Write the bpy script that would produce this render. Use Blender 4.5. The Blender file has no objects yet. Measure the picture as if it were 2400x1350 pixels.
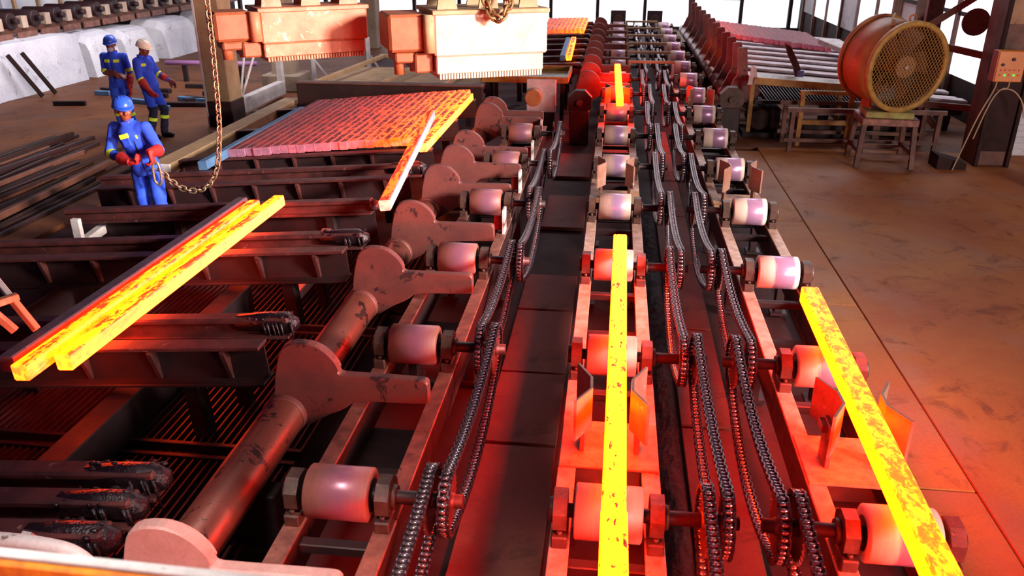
import bpy, bmesh, math, random
from mathutils import Vector, Matrix, Euler
random.seed(7)
PI = math.pi
SC = bpy.context.scene
COL = SC.collection

# ---------------------------------------------------------------- camera
CAM_PITCH, CAM_YAW = 0.40710, 0.12050
cd = bpy.data.cameras.new('camera'); cam = bpy.data.objects.new('camera', cd); COL.objects.link(cam)
cam.location = (0, 0, 3.5)
cam.rotation_euler = (PI/2 - CAM_PITCH, 0, CAM_YAW)
cd.sensor_width = 36; cd.lens = 36*1927.3/2400; cd.clip_end = 200; cd.clip_start = .05
cd.dof.use_dof = True; cd.dof.focus_distance = 7.0; cd.dof.aperture_fstop = 3.2
SC.camera = cam

# ---------------------------------------------------------------- world, lamps, exposure
W = bpy.data.worlds.new('world'); SC.world = W; W.use_nodes = True
bg = W.node_tree.nodes['Background']; bg.inputs[0].default_value = (.60, .25, .70, 1); bg.inputs[1].default_value = .10
def lamp(name, loc, target, sx, sy, power, col):
    l = bpy.data.lights.new(name, 'AREA'); l.shape = 'RECTANGLE'; l.size = sx; l.size_y = sy; l.energy = power; l.color = col
    o = bpy.data.objects.new(name, l); COL.objects.link(o); o.location = loc
    o.rotation_euler = (Vector(target)-Vector(loc)).to_track_quat('-Z', 'Y').to_euler()
    return o
lamp('open_door_daylight', (10.5, -3, 3.4), (-1.5, 9.5, 1.8), 4, 3, 1900, (1, .85, .76))
lamp('roof_skylight', (7.5, 15, 11), (4.5, 15, 0), 3, 26, 430, (1, .80, .68))
b_ = lamp('left_side_fill', (9.5, 2.5, 5.2), (-6.2, 10.8, 1.3), 2, 2, 560, (1, .88, .80)); b_.data.spread = math.radians(44)  # added fill, narrowed onto the left workers and the magnets
b_ = lamp('platform_fill', (-1.6, .4, 7), (-1.5, 1.9, 1.6), 1.2, 1.2, 38, (1, .92, .86)); b_.data.spread = math.radians(30)  # added fill over the guard rail and the nearest arm
lamp('left_bay_skylight', (-9, 18, 6.5), (-14, 20, .6), 3, 6, 800, (.95, .93, 1))
lamp('far_bay_skylight', (4, 27, 10), (2.5, 23, 0), 8, 6, 1100, (.95, .93, 1))
SC.view_settings.view_transform = 'Standard'; SC.view_settings.look = 'None'
SC.view_settings.gamma = 1; SC.view_settings.use_curve_mapping = False
SC.view_settings.exposure = 0.0
SC.cycles.use_denoising = True
SC.cycles.max_bounces = 5; SC.cycles.diffuse_bounces = 3; SC.cycles.glossy_bounces = 3
SC.cycles.sample_clamp_indirect = 6

# ---------------------------------------------------------------- materials
def hx(s):
    s = s.lstrip('#'); v = [int(s[i:i+2], 16)/255 for i in (0, 2, 4)]
    return tuple(c/12.92 if c <= .04045 else ((c+.055)/1.055)**2.4 for c in v) + (1,)
class NT:
    def __init__(s, name):
        s.m = bpy.data.materials.new(name); s.m.use_nodes = True; s.t = s.m.node_tree
        s.t.nodes.clear(); s.out = s.n('ShaderNodeOutputMaterial')
    def n(s, typ, **kw):
        x = s.t.nodes.new(typ)
        for k, v in kw.items():
            if k[0] == 'i' and k[1:].isdigit(): x.inputs[int(k[1:])].default_value = v
            elif k in x.inputs.keys(): x.inputs[k].default_value = v
            else: setattr(x, k, v)
        return x
    def l(s, a, b): s.t.links.new(a, b)
    def coords(s, scale=(1, 1, 1), rnd=True, kind='Object'):
        tc = s.n('ShaderNodeTexCoord'); mp = s.n('ShaderNodeMapping'); mp.inputs['Scale'].default_value = scale
        if rnd:
            oi = s.n('ShaderNodeObjectInfo'); vm = s.n('ShaderNodeVectorMath', operation='SCALE'); vm.inputs['Scale'].default_value = 37.
            cb = s.n('ShaderNodeCombineXYZ'); s.l(oi.outputs['Random'], cb.inputs[0]); s.l(oi.outputs['Random'], cb.inputs[1])
            s.l(cb.outputs[0], vm.inputs[0]); s.l(vm.outputs[0], mp.inputs['Location'])
        s.l(tc.outputs[kind], mp.inputs['Vector']); return mp.outputs[0]
    def noise(s, vec, scale, detail=5, rough=.6, dist=0.):
        x = s.n('ShaderNodeTexNoise'); x.inputs['Scale'].default_value = scale; x.inputs['Detail'].default_value = detail
        x.inputs['Roughness'].default_value = rough; x.inputs['Distortion'].default_value = dist; s.l(vec, x.inputs['Vector']); return x.outputs['Fac']
    def ramp(s, fac, stops, interp='LINEAR'):
        r = s.n('ShaderNodeValToRGB'); e = r.color_ramp.elements; r.color_ramp.interpolation = interp
        while len(e) < len(stops): e.new(.5)
        for i, (p, c) in enumerate(stops):
            e[i].position = p; e[i].color = c if len(c) == 4 else (*c, 1)
        s.l(fac, r.inputs[0]); return r.outputs[0]
    def mix(s, fac, a, b, blend='MIX'):
        x = s.n('ShaderNodeMix', data_type='RGBA', blend_type=blend)
        for k, v in ((0, fac), (6, a), (7, b)):
            if hasattr(v, 'is_output'): s.l(v, x.inputs[k])
            else: x.inputs[k].default_value = v
        return x.outputs[2]
    def math(s, op, a, b=0.):
        x = s.n('ShaderNodeMath', operation=op)
        for k, v in ((0, a), (1, b)):
            if hasattr(v, 'is_output'): s.l(v, x.inputs[k])
            else: x.inputs[k].default_value = v
        return x.outputs[0]
    def bsdf(s, col, rough=.6, metal=0., bumpf=None, bump=.2, dist=.01, emit=None, estr=0., spec=.5):
        b = s.n('ShaderNodeBsdfPrincipled')
        for k, v in (('Base Color', col), ('Roughness', rough), ('Metallic', metal), ('Specular IOR Level', spec)):
            if hasattr(v, 'is_output'): s.l(v, b.inputs[k])
            else: b.inputs[k].default_value = v
        if bumpf is not None and bump:
            bp = s.n('ShaderNodeBump'); bp.inputs['Strength'].default_value = bump; bp.inputs['Distance'].default_value = dist
            s.l(bumpf, bp.inputs['Height']); s.l(bp.outputs[0], b.inputs['Normal'])
        if emit is not None:
            if hasattr(emit, 'is_output'): s.l(emit, b.inputs['Emission Color'])
            else: b.inputs['Emission Color'].default_value = emit
            if hasattr(estr, 'is_output'): s.l(estr, b.inputs['Emission Strength'])
            else: b.inputs['Emission Strength'].default_value = estr
        s.l(b.outputs[0], s.out.inputs[0]); return s.m
def worn(name, c1, c2, c3=None, scale=5, rough=(.45, .75), metal=0., bump=.25, spot=(.62, .7), fine=60, spec=.5, rnd=True, dist=.006):
    t = NT(name); v = t.coords(rnd=rnd)
    a = t.noise(v, scale, 6, .62); f = t.noise(v, fine, 3, .7)
    col = t.mix(t.ramp(a, [(.32, (0, 0, 0)), (.68, (1, 1, 1))]), hx(c1), hx(c2))
    if c3:
        b = t.noise(v, scale*2.3, 6, .7, .4)
        col = t.mix(t.ramp(b, [(spot[0], (0, 0, 0)), (spot[1], (1, 1, 1))]), col, hx(c3))
    col = t.mix(t.math('MULTIPLY', f, .45), col, (.02, .012, .012, 1))
    ro = t.n('ShaderNodeMapRange', **{'To Min': rough[0], 'To Max': rough[1]}); t.l(a, ro.inputs['Value'])
    h = t.math('ADD', t.math('MULTIPLY', a, .6), t.math('MULTIPLY', f, .4))
    return t.bsdf(col, ro.outputs[0], metal, h, bump, dist, spec=spec)
def plain(name, c, rough=.5, metal=0., emit=None, estr=0.):
    t = NT(name); return t.bsdf(hx(c), rough, metal, emit=hx(emit) if emit else None, estr=estr)
M = {}
M['beam'] = worn('worn_beam_steel', '9c6858', '643c34', '2c1a1c', 7, (.38, .7), .25, .35)
M['beamC'] = worn('scaled_pale_beam_steel', 'd2ac9c', 'a07866', '502e28', 9, (.4, .7), .15, .35)
M['frame'] = worn('oily_frame_steel', '38191a', '200f12', None, 5, (.35, .7), .2, .3)
M['dark'] = worn('blackened_steel', '2c1719', '150b10', None, 6, (.45, .75), .1, .3, spec=.3)
M['bearing'] = worn('greasy_bearing_steel', '5a3c30', '33221e', '7e5c3c', 12, (.4, .65), .2, .4)
M['paddle'] = worn('rusty_arm_plate', '7c4038', '5e2e2c', '341a1c', 2.6, (.42, .7), .15, .25, (.6, .63))
M['paddlepale'] = worn('pale_arm_plate', 'c09088', 'a8756c', '84483e', 3, (.5, .7), .05, .25)  # paler than the other arm plates, for the nearest arm
M['shaft'] = worn('worn_shaft_steel', '86493c', '643026', '321a1a', 1.6, (.28, .5), .45, .15, (.58, .60))
M['rail'] = worn('skid_rail_steel', '683430', '3a1a1c', '9a6a60', 5, (.35, .62), .25, .4)
M['wet'] = worn('wet_blackened_rail_end', '2c1c22', '160e16', '6a5058', 14, (.08, .2), .4, .8, (.6, .68), dist=.02)
M['chain'] = worn('oiled_chain_steel', '4c3c46', '2a2028', None, 20, (.28, .45), .7, .2)
M['pin'] = plain('polished_chain_roller', 'b8a8a8', .25, .9)
M['sprocket'] = worn('sprocket_steel', '6a3c34', '3a2020', None, 8, (.35, .6), .3, .3)
M['gold'] = worn('mill_yellow_paint', 'c08a2a', '8e5a1c', '4a2c16', 9, (.4, .7), 0, .3)
M['tan'] = worn('dusty_tan_steel', 'b0906c', '94744e', '5e4430', 3, (.5, .8), 0, .2)
M['brown'] = worn('rust_brown_steel', '70402c', '4c2a20', None, 4, (.45, .75), .05, .25)
M['dbrown'] = worn('sooty_brown_steel', '341a16', '20110f', None, 4, (.6, .85), 0, .25, spec=.2)
M['white'] = worn('chipped_white_paint', 'd8d2d0', 'b4a9a8', '6a5850', 4, (.5, .8), 0, .3)
M['wash'] = worn('whitewashed_concrete', 'f0f0f6', 'd4d2dc', '8a7c80', 1.4, (.7, .95), 0, .5, (.6, .72), fine=25)
M['concrete'] = worn('mill_concrete', '9a8672', '7c6652', '4c3a30', 2, (.7, .95), 0, .4)
M['magorange'] = worn('faded_orange_magnet_paint', 'c8825e', 'aa6242', 'dcb494', 3.5, (.45, .7), 0, .3, (.58, .66))
M['magdark'] = worn('shaded_magnet_paint', 'a8562c', '8a4420', 'c08050', 6, (.5, .75), 0, .4, (.66, .72))  # darker colour carries the shade on the magnet ends
M['magpale'] = worn('pale_magnet_paint', 'd2bca8', 'bc9c86', '96684c', 2.5, (.45, .7), 0, .25, (.66, .74))  # paled to carry the daylight on the right magnet's long face
M['sling'] = worn('rusty_sling_chain', 'a07848', '6e4a30', None, 30, (.4, .6), .5, .3)
M['brass'] = worn('pale_worn_chain', 'c8a888', '9a7858', None, 40, (.3, .5), .6, .2)
M['blue'] = worn('royal_blue_coverall', '3266ff', '2248e8', None, 9, (.75, .9), 0, .35, fine=30)
M['navy'] = plain('navy_trouser_leg', '141636', .8)
M['hivis'] = plain('lime_reflective_tape', 'd6f03a', .5)
M['glove'] = worn('red_leather_glove', 'd02418', 'a01814', None, 20, (.55, .75), 0, .3)
M['skin'] = plain('dark_brown_skin', '84462e', .42)
M['hatblue'] = plain('blue_hard_hat_shell', '2a56cc', .3)
M['hatwhite'] = plain('cream_hard_hat_shell', 'f4ecd8', .35)
M['mask'] = plain('grey_dust_mask', 'a8b0c8', .8)
M['black'] = plain('black_rubber', '14101a', .6)
M['eye'] = plain('eye_white', 'd8cfc8', .3)
M['fanorange'] = worn('rusty_orange_fan_casing', 'b87c40', '94562c', '6a341e', 3, (.45, .7), 0, .3)
M['fanrim'] = worn('yellowed_fan_rim', 'c09a48', '96702c', '6a4420', 10, (.45, .7), 0, .3)
M['green'] = worn('lime_packing_board', 'a8b460', '94804a', None, 6, (.6, .8), 0, .2)
M['orangebox'] = worn('orange_enclosure_paint', 'e08a1c', 'd07814', None, 3, (.35, .5), 0, .1)
M['redbox'] = plain('red_enclosure_side', 'a82414', .45)
M['lampgreen'] = plain('green_pilot_lamp', '20e040', .3, 0, '20ff40', 1.5)
M['lampred'] = plain('red_push_button', 'c01818', .35)
M['cable'] = plain('beige_cable_sheath', 'a89478', .6)
M['bluesheet'] = worn('pale_blue_sheet_metal', '7090c8', '5870a0', None, 3, (.4, .6), .2, .2)
M['oil'] = worn('oily_yellow_tray', '8a6a24', '54401c', 'c09a2c', 14, (.15, .4), .1, .5, (.62, .68))
M['grate'] = worn('dim_grating_bar', '4a2428', '2c181e', None, 5, (.4, .6), .3, .2)
M['scale'] = worn('loose_mill_scale', '4a3a40', '1c141a', '8a7478', 26, (.5, .9), .2, 1., (.6, .7), fine=90, dist=.03)
# concrete floor: smeared browns with violet dust and oil stains
def floor_mat(name, c1, c2, c3, c4, rough=(.48, .78)):
    t = NT(name); v = t.coords((1, 1, 1), False, 'Object')
    a = t.noise(v, .55, 7, .6, .6); b = t.noise(v, 2.2, 6, .7, .8); c = t.noise(v, 45, 3, .7); d = t.noise(v, .9, 4, .5, .3)
    col = t.mix(t.ramp(a, [(.35, (0, 0, 0)), (.65, (1, 1, 1))]), hx(c1), hx(c2))
    col = t.mix(t.math('MULTIPLY', t.ramp(d, [(.5, (0, 0, 0)), (.7, (1, 1, 1))]), .7), col, hx(c3))
    col = t.mix(t.math('MULTIPLY', t.ramp(b, [(.55, (0, 0, 0)), (.72, (1, 1, 1))]), .8), col, hx(c4))
    col = t.mix(t.math('MULTIPLY', c, .4), col, (.02, .012, .01, 1))
    ro = t.n('ShaderNodeMapRange', **{'To Min': rough[0], 'To Max': rough[1]}); t.l(b, ro.inputs['Value'])
    return t.bsdf(col, ro.outputs[0], 0, t.math('ADD', t.math('MULTIPLY', b, .5), t.math('MULTIPLY', c, .5)), .25, .006, spec=.22)
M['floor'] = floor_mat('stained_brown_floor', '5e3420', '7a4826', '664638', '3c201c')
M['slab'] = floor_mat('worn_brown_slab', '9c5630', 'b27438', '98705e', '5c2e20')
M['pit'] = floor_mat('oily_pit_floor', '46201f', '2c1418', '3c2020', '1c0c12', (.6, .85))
M['plate'] = floor_mat('greasy_floor_plate', '8c443a', '64282a', '8c5844', '3c1820', (.55, .8))
# rollers: barrel along X, bright ends and a polished violet band worn where billets run
def roller_mat(name, end, end2, band, w0, w1, off=.03):
    t = NT(name); tc = t.n('ShaderNodeTexCoord'); sx = t.n('ShaderNodeSeparateXYZ'); t.l(tc.outputs['Object'], sx.inputs[0])
    v = t.coords((14, 1.2, 1.2)); a = t.noise(v, 4, 6, .6); f = t.noise(t.coords((1, 1, 1)), 50, 3, .7)
    x = t.math('ABSOLUTE', t.math('ADD', t.math('SUBTRACT', sx.outputs[0], off), t.math('MULTIPLY', t.math('SUBTRACT', a, .5), .06)))
    k = t.n('ShaderNodeMapRange', **{'From Min': w0, 'From Max': w1, 'To Min': 1., 'To Max': 0.}); t.l(x, k.inputs['Value'])
    base = t.mix(a, hx(end), hx(end2)); col = t.mix(k.outputs[0], base, hx(band))
    col = t.mix(t.math('MULTIPLY', f, .3), col, (.04, .02, .03, 1))
    ro = t.n('ShaderNodeMapRange', **{'To Min': .55, 'To Max': .28}); t.l(k.outputs[0], ro.inputs['Value'])
    mt = t.n('ShaderNodeMapRange', **{'To Min': .05, 'To Max': .3}); t.l(k.outputs[0], mt.inputs['Value'])
    return t.bsdf(col, ro.outputs[0], mt.outputs[0], f, .15, .004)
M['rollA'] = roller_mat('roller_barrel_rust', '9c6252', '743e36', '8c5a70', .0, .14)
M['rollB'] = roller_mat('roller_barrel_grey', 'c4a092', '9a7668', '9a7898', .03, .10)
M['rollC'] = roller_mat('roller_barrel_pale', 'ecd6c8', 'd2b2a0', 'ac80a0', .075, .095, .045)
# hot steel: colour and glow follow the temperature kept in the object's colour (R), scale patches are cooler
RAMP_LINE = ([(0, (0, 0, 0)), (.2, (.0003, .00001, .00001)), (.4, (.002, .00005, .00004)), (.58, (.009, .00025, .00004)), (.74, (.045, .0014, .00004)), (.86, (.25, .0046, .00002)), (.95, (.75, .0110, .00002)), (1., (1, .019, .00002))], 100)
RAMP_BED = ([(0, (0, 0, 0)), (.2, (.003, .0002, .0003)), (.4, (.022, .0008, .0006)), (.58, (.08, .003, .0006)), (.74, (.2, .016, .0005)), (.86, (.45, .055, .0003)), (.95, (.85, .105, .0002)), (1., (1, .13, .0002))], 8)
RAMP_SKID = ([(0, (0, 0, 0)), (.2, (.001, .00003, .00005)), (.4, (.008, .0002, .0001)), (.58, (.03, .0009, .0001)), (.74, (.1, .0048, .0001)), (.86, (.45, .018, .0001)), (.95, (.85, .038, .0001)), (1., (1, .045, .0001))], 25)
def hot_mat(name, streak, patch, lo, ramp, cold='6a4c58', wid=.05, side=0., edge=False):
    t = NT(name); oi = t.n('ShaderNodeObjectInfo'); sp = t.n('ShaderNodeSeparateColor'); t.l(oi.outputs['Color'], sp.inputs[0])
    T = sp.outputs[0]
    v = t.coords(streak); a = t.noise(v, 1., 7, .68, .5); b = t.noise(t.coords((16, 16, 16)), 1., 5, .7)
    tc = t.n('ShaderNodeTexCoord'); sx = t.n('ShaderNodeSeparateXYZ'); t.l(tc.outputs['Normal'], sx.inputs[0])
    up = t.math('MAXIMUM', sx.outputs[2], 0.)                       # scale lies mostly on the top face
    sc = t.math('ADD', t.math('MULTIPLY', a, .7), t.math('MULTIPLY', b, .3))
    k = t.ramp(sc, [(lo, (0, 0, 0)), (lo+wid, (1, 1, 1))])
    amt = t.math('MULTIPLY', t.math('MULTIPLY', k, patch), t.math('ADD', t.math('MULTIPLY', up, .8), .2))
    if edge:                                                        # scale spalls off along the corners
        so = t.n('ShaderNodeSeparateXYZ'); t.l(tc.outputs['Object'], so.inputs[0])
        ek = t.n('ShaderNodeMapRange', **{'From Min': .026, 'From Max': .046, 'To Min': 1., 'To Max': .0}); t.l(t.math('ABSOLUTE', so.outputs[0]), ek.inputs['Value'])
        amt = t.math('MULTIPLY', amt, ek.outputs[0])
    Te = t.math('SUBTRACT', T, t.math('MULTIPLY', amt, T))
    Te = t.math('ADD', Te, t.math('MULTIPLY', t.math('SUBTRACT', .5, sc), .25))
    if side: Te = t.math('SUBTRACT', Te, t.math('MULTIPLY', t.math('MAXIMUM', sx.outputs[0], 0.), side))
    em = t.ramp(Te, ramp[0]); base = t.mix(up, t.mix(b, hx(cold), hx('54404c')), hx('3c2026'))
    return t.bsdf(base, .6, .1, b, .3, .004, em, ramp[1])
M['hot'] = hot_mat('glowing_billet_steel', (30, 9, 30), .5, .562, RAMP_LINE)
M['hotwavy'] = hot_mat('rolled_glowing_billet_steel', (22, 11, 22), .17, .42, RAMP_LINE, wid=.14)
M['hotpack'] = hot_mat('cooling_billet_steel', (12, 6, 12), .42, .465, RAMP_BED, '86708c', .03, edge=True)
M['hotscale'] = hot_mat('scaled_glowing_billet_steel', (13, 2.2, 13), .26, .50, RAMP_SKID, '8e666e')
M['hottip'] = hot_mat('daylit_scaled_side_billet', (13, 2.2, 13), .30, .49, RAMP_SKID, 'f4e0e6', side=.6)  # cooler scaled side, paled to carry the daylight falling on it
M['coldblue'] = worn('cold_blue_billet_scale', '5c88b0', '4a6c98', '8aa8c0', 8, (.5, .7), .2, .3)
M['coldgrey'] = worn('cold_grey_billet_scale', '6a5260', '4c3a48', '8a7080', 10, (.5, .7), .2, .4)
M['far'] = worn('pale_far_rail', 'd8ccd2', 'a89298', '6a4a50', 4, (.4, .7), .1, .2)

# ---------------------------------------------------------------- mesh helpers
class MB:
    def __init__(s): s.v = []; s.f = []; s.mi = []; s.sm = []
    def add(s, vs, fs, mi=0, sm=False):
        o = len(s.v); s.v += [tuple(x) for x in vs]
        for f in fs: s.f.append(tuple(i+o for i in f)); s.mi.append(mi); s.sm.append(sm)
        return s
    def box(s, c, d, R=None, ch=0., mi=0):
        c = Vector(c); hx_, hy, hz = d[0]/2, d[1]/2, d[2]/2
        if ch <= 0:
            vs = [Vector((x*hx_, y*hy, z*hz)) for x in (-1, 1) for y in (-1, 1) for z in (-1, 1)]
            fs = [(0, 1, 3, 2), (4, 6, 7, 5), (0, 4, 5, 1), (2, 3, 7, 6), (0, 2, 6, 4), (1, 5, 7, 3)]
        else:
            ch = min(ch, .45*min(d)*1.0); vs = []; idx = {}
            for x in (-1, 1):
                for y in (-1, 1):
                    for z in (-1, 1):
                        for ax in range(3):
                            p = [x*(hx_-ch), y*(hy-ch), z*(hz-ch)]; p[ax] = (x*hx_, y*hy, z*hz)[ax]
                            idx[(x, y, z, ax)] = len(vs); vs.append(Vector(p))
            fs = []
            I = idx
            for s_ in (-1, 1):
                q = [(-1, -1), (1, -1), (1, 1), (-1, 1)]
                if s_ < 0: q = q[::-1]
                fs.append(tuple(I[(s_, a, b, 0)] for a, b in q))
                fs.append(tuple(I[(b, s_, a, 1)] for a, b in q))
                fs.append(tuple(I[(a, b, s_, 2)] for a, b in q))
            for a in (-1, 1):
                for b in (-1, 1):
                    w = a*b > 0
                    f = [I[(a, b, -1, 0)], I[(a, b, -1, 1)], I[(a, b, 1, 1)], I[(a, b, 1, 0)]]; fs.append(tuple(f if w else f[::-1]))
                    f = [I[(-1, a, b, 1)], I[(-1, a, b, 2)], I[(1, a, b, 2)], I[(1, a, b, 1)]]; fs.append(tuple(f if w else f[::-1]))
                    f = [I[(a, -1, b, 2)], I[(a, -1, b, 0)], I[(a, 1, b, 0)], I[(a, 1, b, 2)]]; fs.append(tuple(f if w else f[::-1]))
            for x in (-1, 1):
                for y in (-1, 1):
                    for z in (-1, 1):
                        f = [I[(x, y, z, 0)], I[(x, y, z, 1)], I[(x, y, z, 2)]]; fs.append(tuple(f if x*y*z > 0 else f[::-1]))
        if R is not None: vs = [R @ v for v in vs]
        return s.add([v+c for v in vs], fs, mi)
    def bar(s, a, b, w, h, ch=0., mi=0, up=(0, 0, 1)):
        a, b = Vector(a), Vector(b); d = b-a; L = d.length; y = d.normalized(); u = Vector(up)
        if abs(y.dot(u)) > .98: u = Vector((1, 0, 0))
        x = y.cross(u).normalized(); z = x.cross(y)
        return s.box((a+b)/2, (w, L, h), Matrix((x, y, z)).transposed(), ch, mi)
    def ring(s, pts_list, closed=False, caps=True, mi=0, sm=True):
        n = len(pts_list[0]); vs = [p for r in pts_list for p in r]; fs = []; m = len(pts_list)
        for i in range(m if closed else m-1):
            j = (i+1) % m
            for k in range(n): fs.append((i*n+k, i*n+(k+1) % n, j*n+(k+1) % n, j*n+k))
        s.add(vs, fs, mi, sm)
        if caps and not closed:
            o = len(s.v)-len(vs)
            s.f.append(tuple(o+k for k in range(n))[::-1]); s.mi.append(mi); s.sm.append(False)
            s.f.append(tuple(o+(m-1)*n+k for k in range(n))); s.mi.append(mi); s.sm.append(False)
        return s
    def tube(s, path, r, n=8, closed=False, caps=True, mi=0, sm=True, flat=1., up=(0, 0, 1)):
        P = [Vector(p) for p in path]; rs = r if isinstance(r, (list, tuple)) else [r]*len(P); rings = []
        pu = None
        for i, p in enumerate(P):
            if closed: d = P[(i+1) % len(P)]-P[i-1]
            else: d = P[min(i+1, len(P)-1)]-P[max(i-1, 0)]
            if d.length < 1e-6: d = P[-1]-P[0]
            d.normalize(); u = pu if pu is not None else Vector(up)
            if abs(d.dot(u)) > .97: u = Vector((1, 0, 0)) if abs(d.x) < .9 else Vector((0, 1, 0))
            x = d.cross(u).normalized(); z = x.cross(d); pu = z
            rr = rs[i]; ra, rb = rr if isinstance(rr, (list, tuple)) else (rr, rr*flat)
            rings.append([p+x*(ra*math.cos(2*PI*k/n))-z*(rb*math.sin(2*PI*k/n)) for k in range(n)][::-1])
        return s.ring(rings, closed, caps, mi, sm)
    def cyl(s, a, b, r, r2=None, n=20, mi=0, ch=0.):
        a, b = Vector(a), Vector(b); r2 = r if r2 is None else r2
        if ch:
            d = (b-a).normalized()*ch
            return s.tube([a, a+d, b-d, b], [r-ch, r, r2, r2-ch], n, mi=mi)
        return s.tube([a, b], [r, r2], n, mi=mi)
    def prism(s, pts, o, U, V, N, mi=0, ch=0.):
        o, U, V, N = Vector(o), Vector(U), Vector(V), Vector(N)
        cx = sum(p[0] for p in pts)/len(pts); cy = sum(p[1] for p in pts)/len(pts)
        A = [o+U*p[0]+V*p[1] for p in pts]; n = len(pts)
        flip = U.cross(V).dot(N) < 0
        area = sum(pts[i][0]*pts[(i+1) % n][1]-pts[(i+1) % n][0]*pts[i][1] for i in range(n))
        if (area < 0) != flip: A = A[::-1]
        vs = A+[a+N for a in A]
        fs = [tuple(range(n))[::-1], tuple(range(n, 2*n))]+[(i, (i+1) % n, n+(i+1) % n, n+i) for i in range(n)]
        return s.add(vs, fs, mi)
    def ball(s, c, r, nu=12, nv=8, mi=0):
        c = Vector(c); rx, ry, rz = r if isinstance(r, (list, tuple)) else (r, r, r); vs = [c+Vector((0, 0, -rz))]; fs = []
        for j in range(1, nv):
            t = -PI/2+PI*j/nv
            for k in range(nu): vs.append(c+Vector((rx*math.cos(t)*math.cos(2*PI*k/nu), ry*math.cos(t)*math.sin(2*PI*k/nu), rz*math.sin(t))))
        vs.append(c+Vector((0, 0, rz))); T = len(vs)-1
        for k in range(nu): fs.append((0, 1+(k+1) % nu, 1+k)); fs.append((T, T-nu+k, T-nu+(k+1) % nu))
        for j in range(nv-2):
            for k in range(nu): a = 1+j*nu+k; b = 1+j*nu+(k+1) % nu; fs.append((a, b, b+nu, a+nu))
        return s.add(vs, fs, mi, True)
    def xf(s, m): s.v = [tuple(m @ Vector(v)) for v in s.v]; return s
    def mesh(s, name, mats):
        me = bpy.data.meshes.new(name); me.from_pydata(s.v, [], s.f)
        for m in (mats if isinstance(mats, (list, tuple)) else [mats]): me.materials.append(M[m] if isinstance(m, str) else m)
        me.polygons.foreach_set('material_index', s.mi); me.polygons.foreach_set('use_smooth', s.sm); me.update(); return me
    def build(s, name, mats, parent=None, loc=None, rot=None):
        return obj(name, s.mesh(name, mats), parent, loc, rot)
def obj(name, me, parent=None, loc=None, rot=None):
    o = bpy.data.objects.new(name, me); COL.objects.link(o)
    if parent is not None: o.parent = parent
    if loc is not None: o.location = loc
    if rot is not None: o.rotation_euler = rot
    return o
def tag(o, label, cat, group=None):
    o['label'] = label; o['category'] = cat
    if group: o['group'] = group
    return o
def thing(name, label, cat, loc=(0, 0, 0), rot=(0, 0, 0), group=None):
    o = bpy.data.objects.new(name, None); COL.objects.link(o); o.location = loc; o.rotation_euler = rot
    o.empty_display_size = .1
    return tag(o, label, cat, group)
def struct(o): o['kind'] = 'structure'; return o
def copy_tree(o, parent=None):
    c = o.copy(); COL.objects.link(c)
    if parent is not None: c.parent = parent
    for ch in list(o.children): copy_tree(ch, c)
    return c
ORD = 'first second third fourth fifth sixth seventh eighth ninth tenth eleventh twelfth thirteenth fourteenth fifteenth sixteenth seventeenth eighteenth nineteenth twentieth twenty-first twenty-second twenty-third twenty-fourth twenty-fifth twenty-sixth twenty-seventh twenty-eighth twenty-ninth thirtieth'.split()
# ================================================================ SETTING
XA, XB, XC = -1.34, .08, 1.513
Y0, PY, ZR, RR, HW = 3.475, 1.742, .75, .145, .173
# ground of the whole bay: oily pit floor under the machines, brown concrete to the left, slabs to the right
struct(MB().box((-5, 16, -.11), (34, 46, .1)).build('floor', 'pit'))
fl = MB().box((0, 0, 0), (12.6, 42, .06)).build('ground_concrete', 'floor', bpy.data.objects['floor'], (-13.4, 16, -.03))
def slab_row(x0, x1, cuts):
    for a, b in zip(cuts, cuts[1:]):
        w, d = x1-x0-.012, b-a-.014
        MB().box((0, 0, 0), (w, d, .06), None, .006).build('slab', 'slab', bpy.data.objects['floor'], ((x0+x1)/2, (a+b)/2, -.03+random.uniform(-.002, .002)))
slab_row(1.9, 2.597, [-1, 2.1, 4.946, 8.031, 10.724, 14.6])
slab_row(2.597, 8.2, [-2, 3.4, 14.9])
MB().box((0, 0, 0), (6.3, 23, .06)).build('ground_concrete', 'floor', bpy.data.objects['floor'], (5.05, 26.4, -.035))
# cover plates in the gangway between the left and the middle line
y = .4
for i, L in enumerate([1.9, 1.25, 1.6, 1.1, 1.3, .95, 1.6, 1.45, 1.0, 1.5]):
    if i not in (6, 8):
        MB().box((0, 0, 0), (.56, L-.03, .05), None, .006).build('cover_plate', 'plate', bpy.data.objects['floor'], (-.575, y+L/2, -.03+.004*(i % 2)))
    y += L
for k in range(9):
    MB().box((0, 0, 0), (.40, 1.7, .05), None, .006).build('cover_plate', 'plate', bpy.data.objects['floor'], (.85, 1.2+k*1.74, -.034+.004*(k % 2)))
# loose scale heaped along the middle line
b = MB(); nx, ny = 9, 150
for j in range(ny):
    for i in range(nx):
        e = math.sin(PI*i/(nx-1))
        b.v.append((.44+.2*i/(nx-1), 2.2+j*.06, -.05+.11*e*(.65+.35*math.sin(j*.21))+random.uniform(-.016, .016)*e))
for j in range(ny-1):
    for i in range(nx-1): b.f.append((j*nx+i, j*nx+i+1, (j+1)*nx+i+1, (j+1)*nx+i)); b.mi.append(0); b.sm.append(False)
o = b.build('mill_scale', 'scale'); tag(o, 'loose black mill scale heaped beside the middle roller line', 'mill scale'); o['kind'] = 'stuff'

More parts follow.
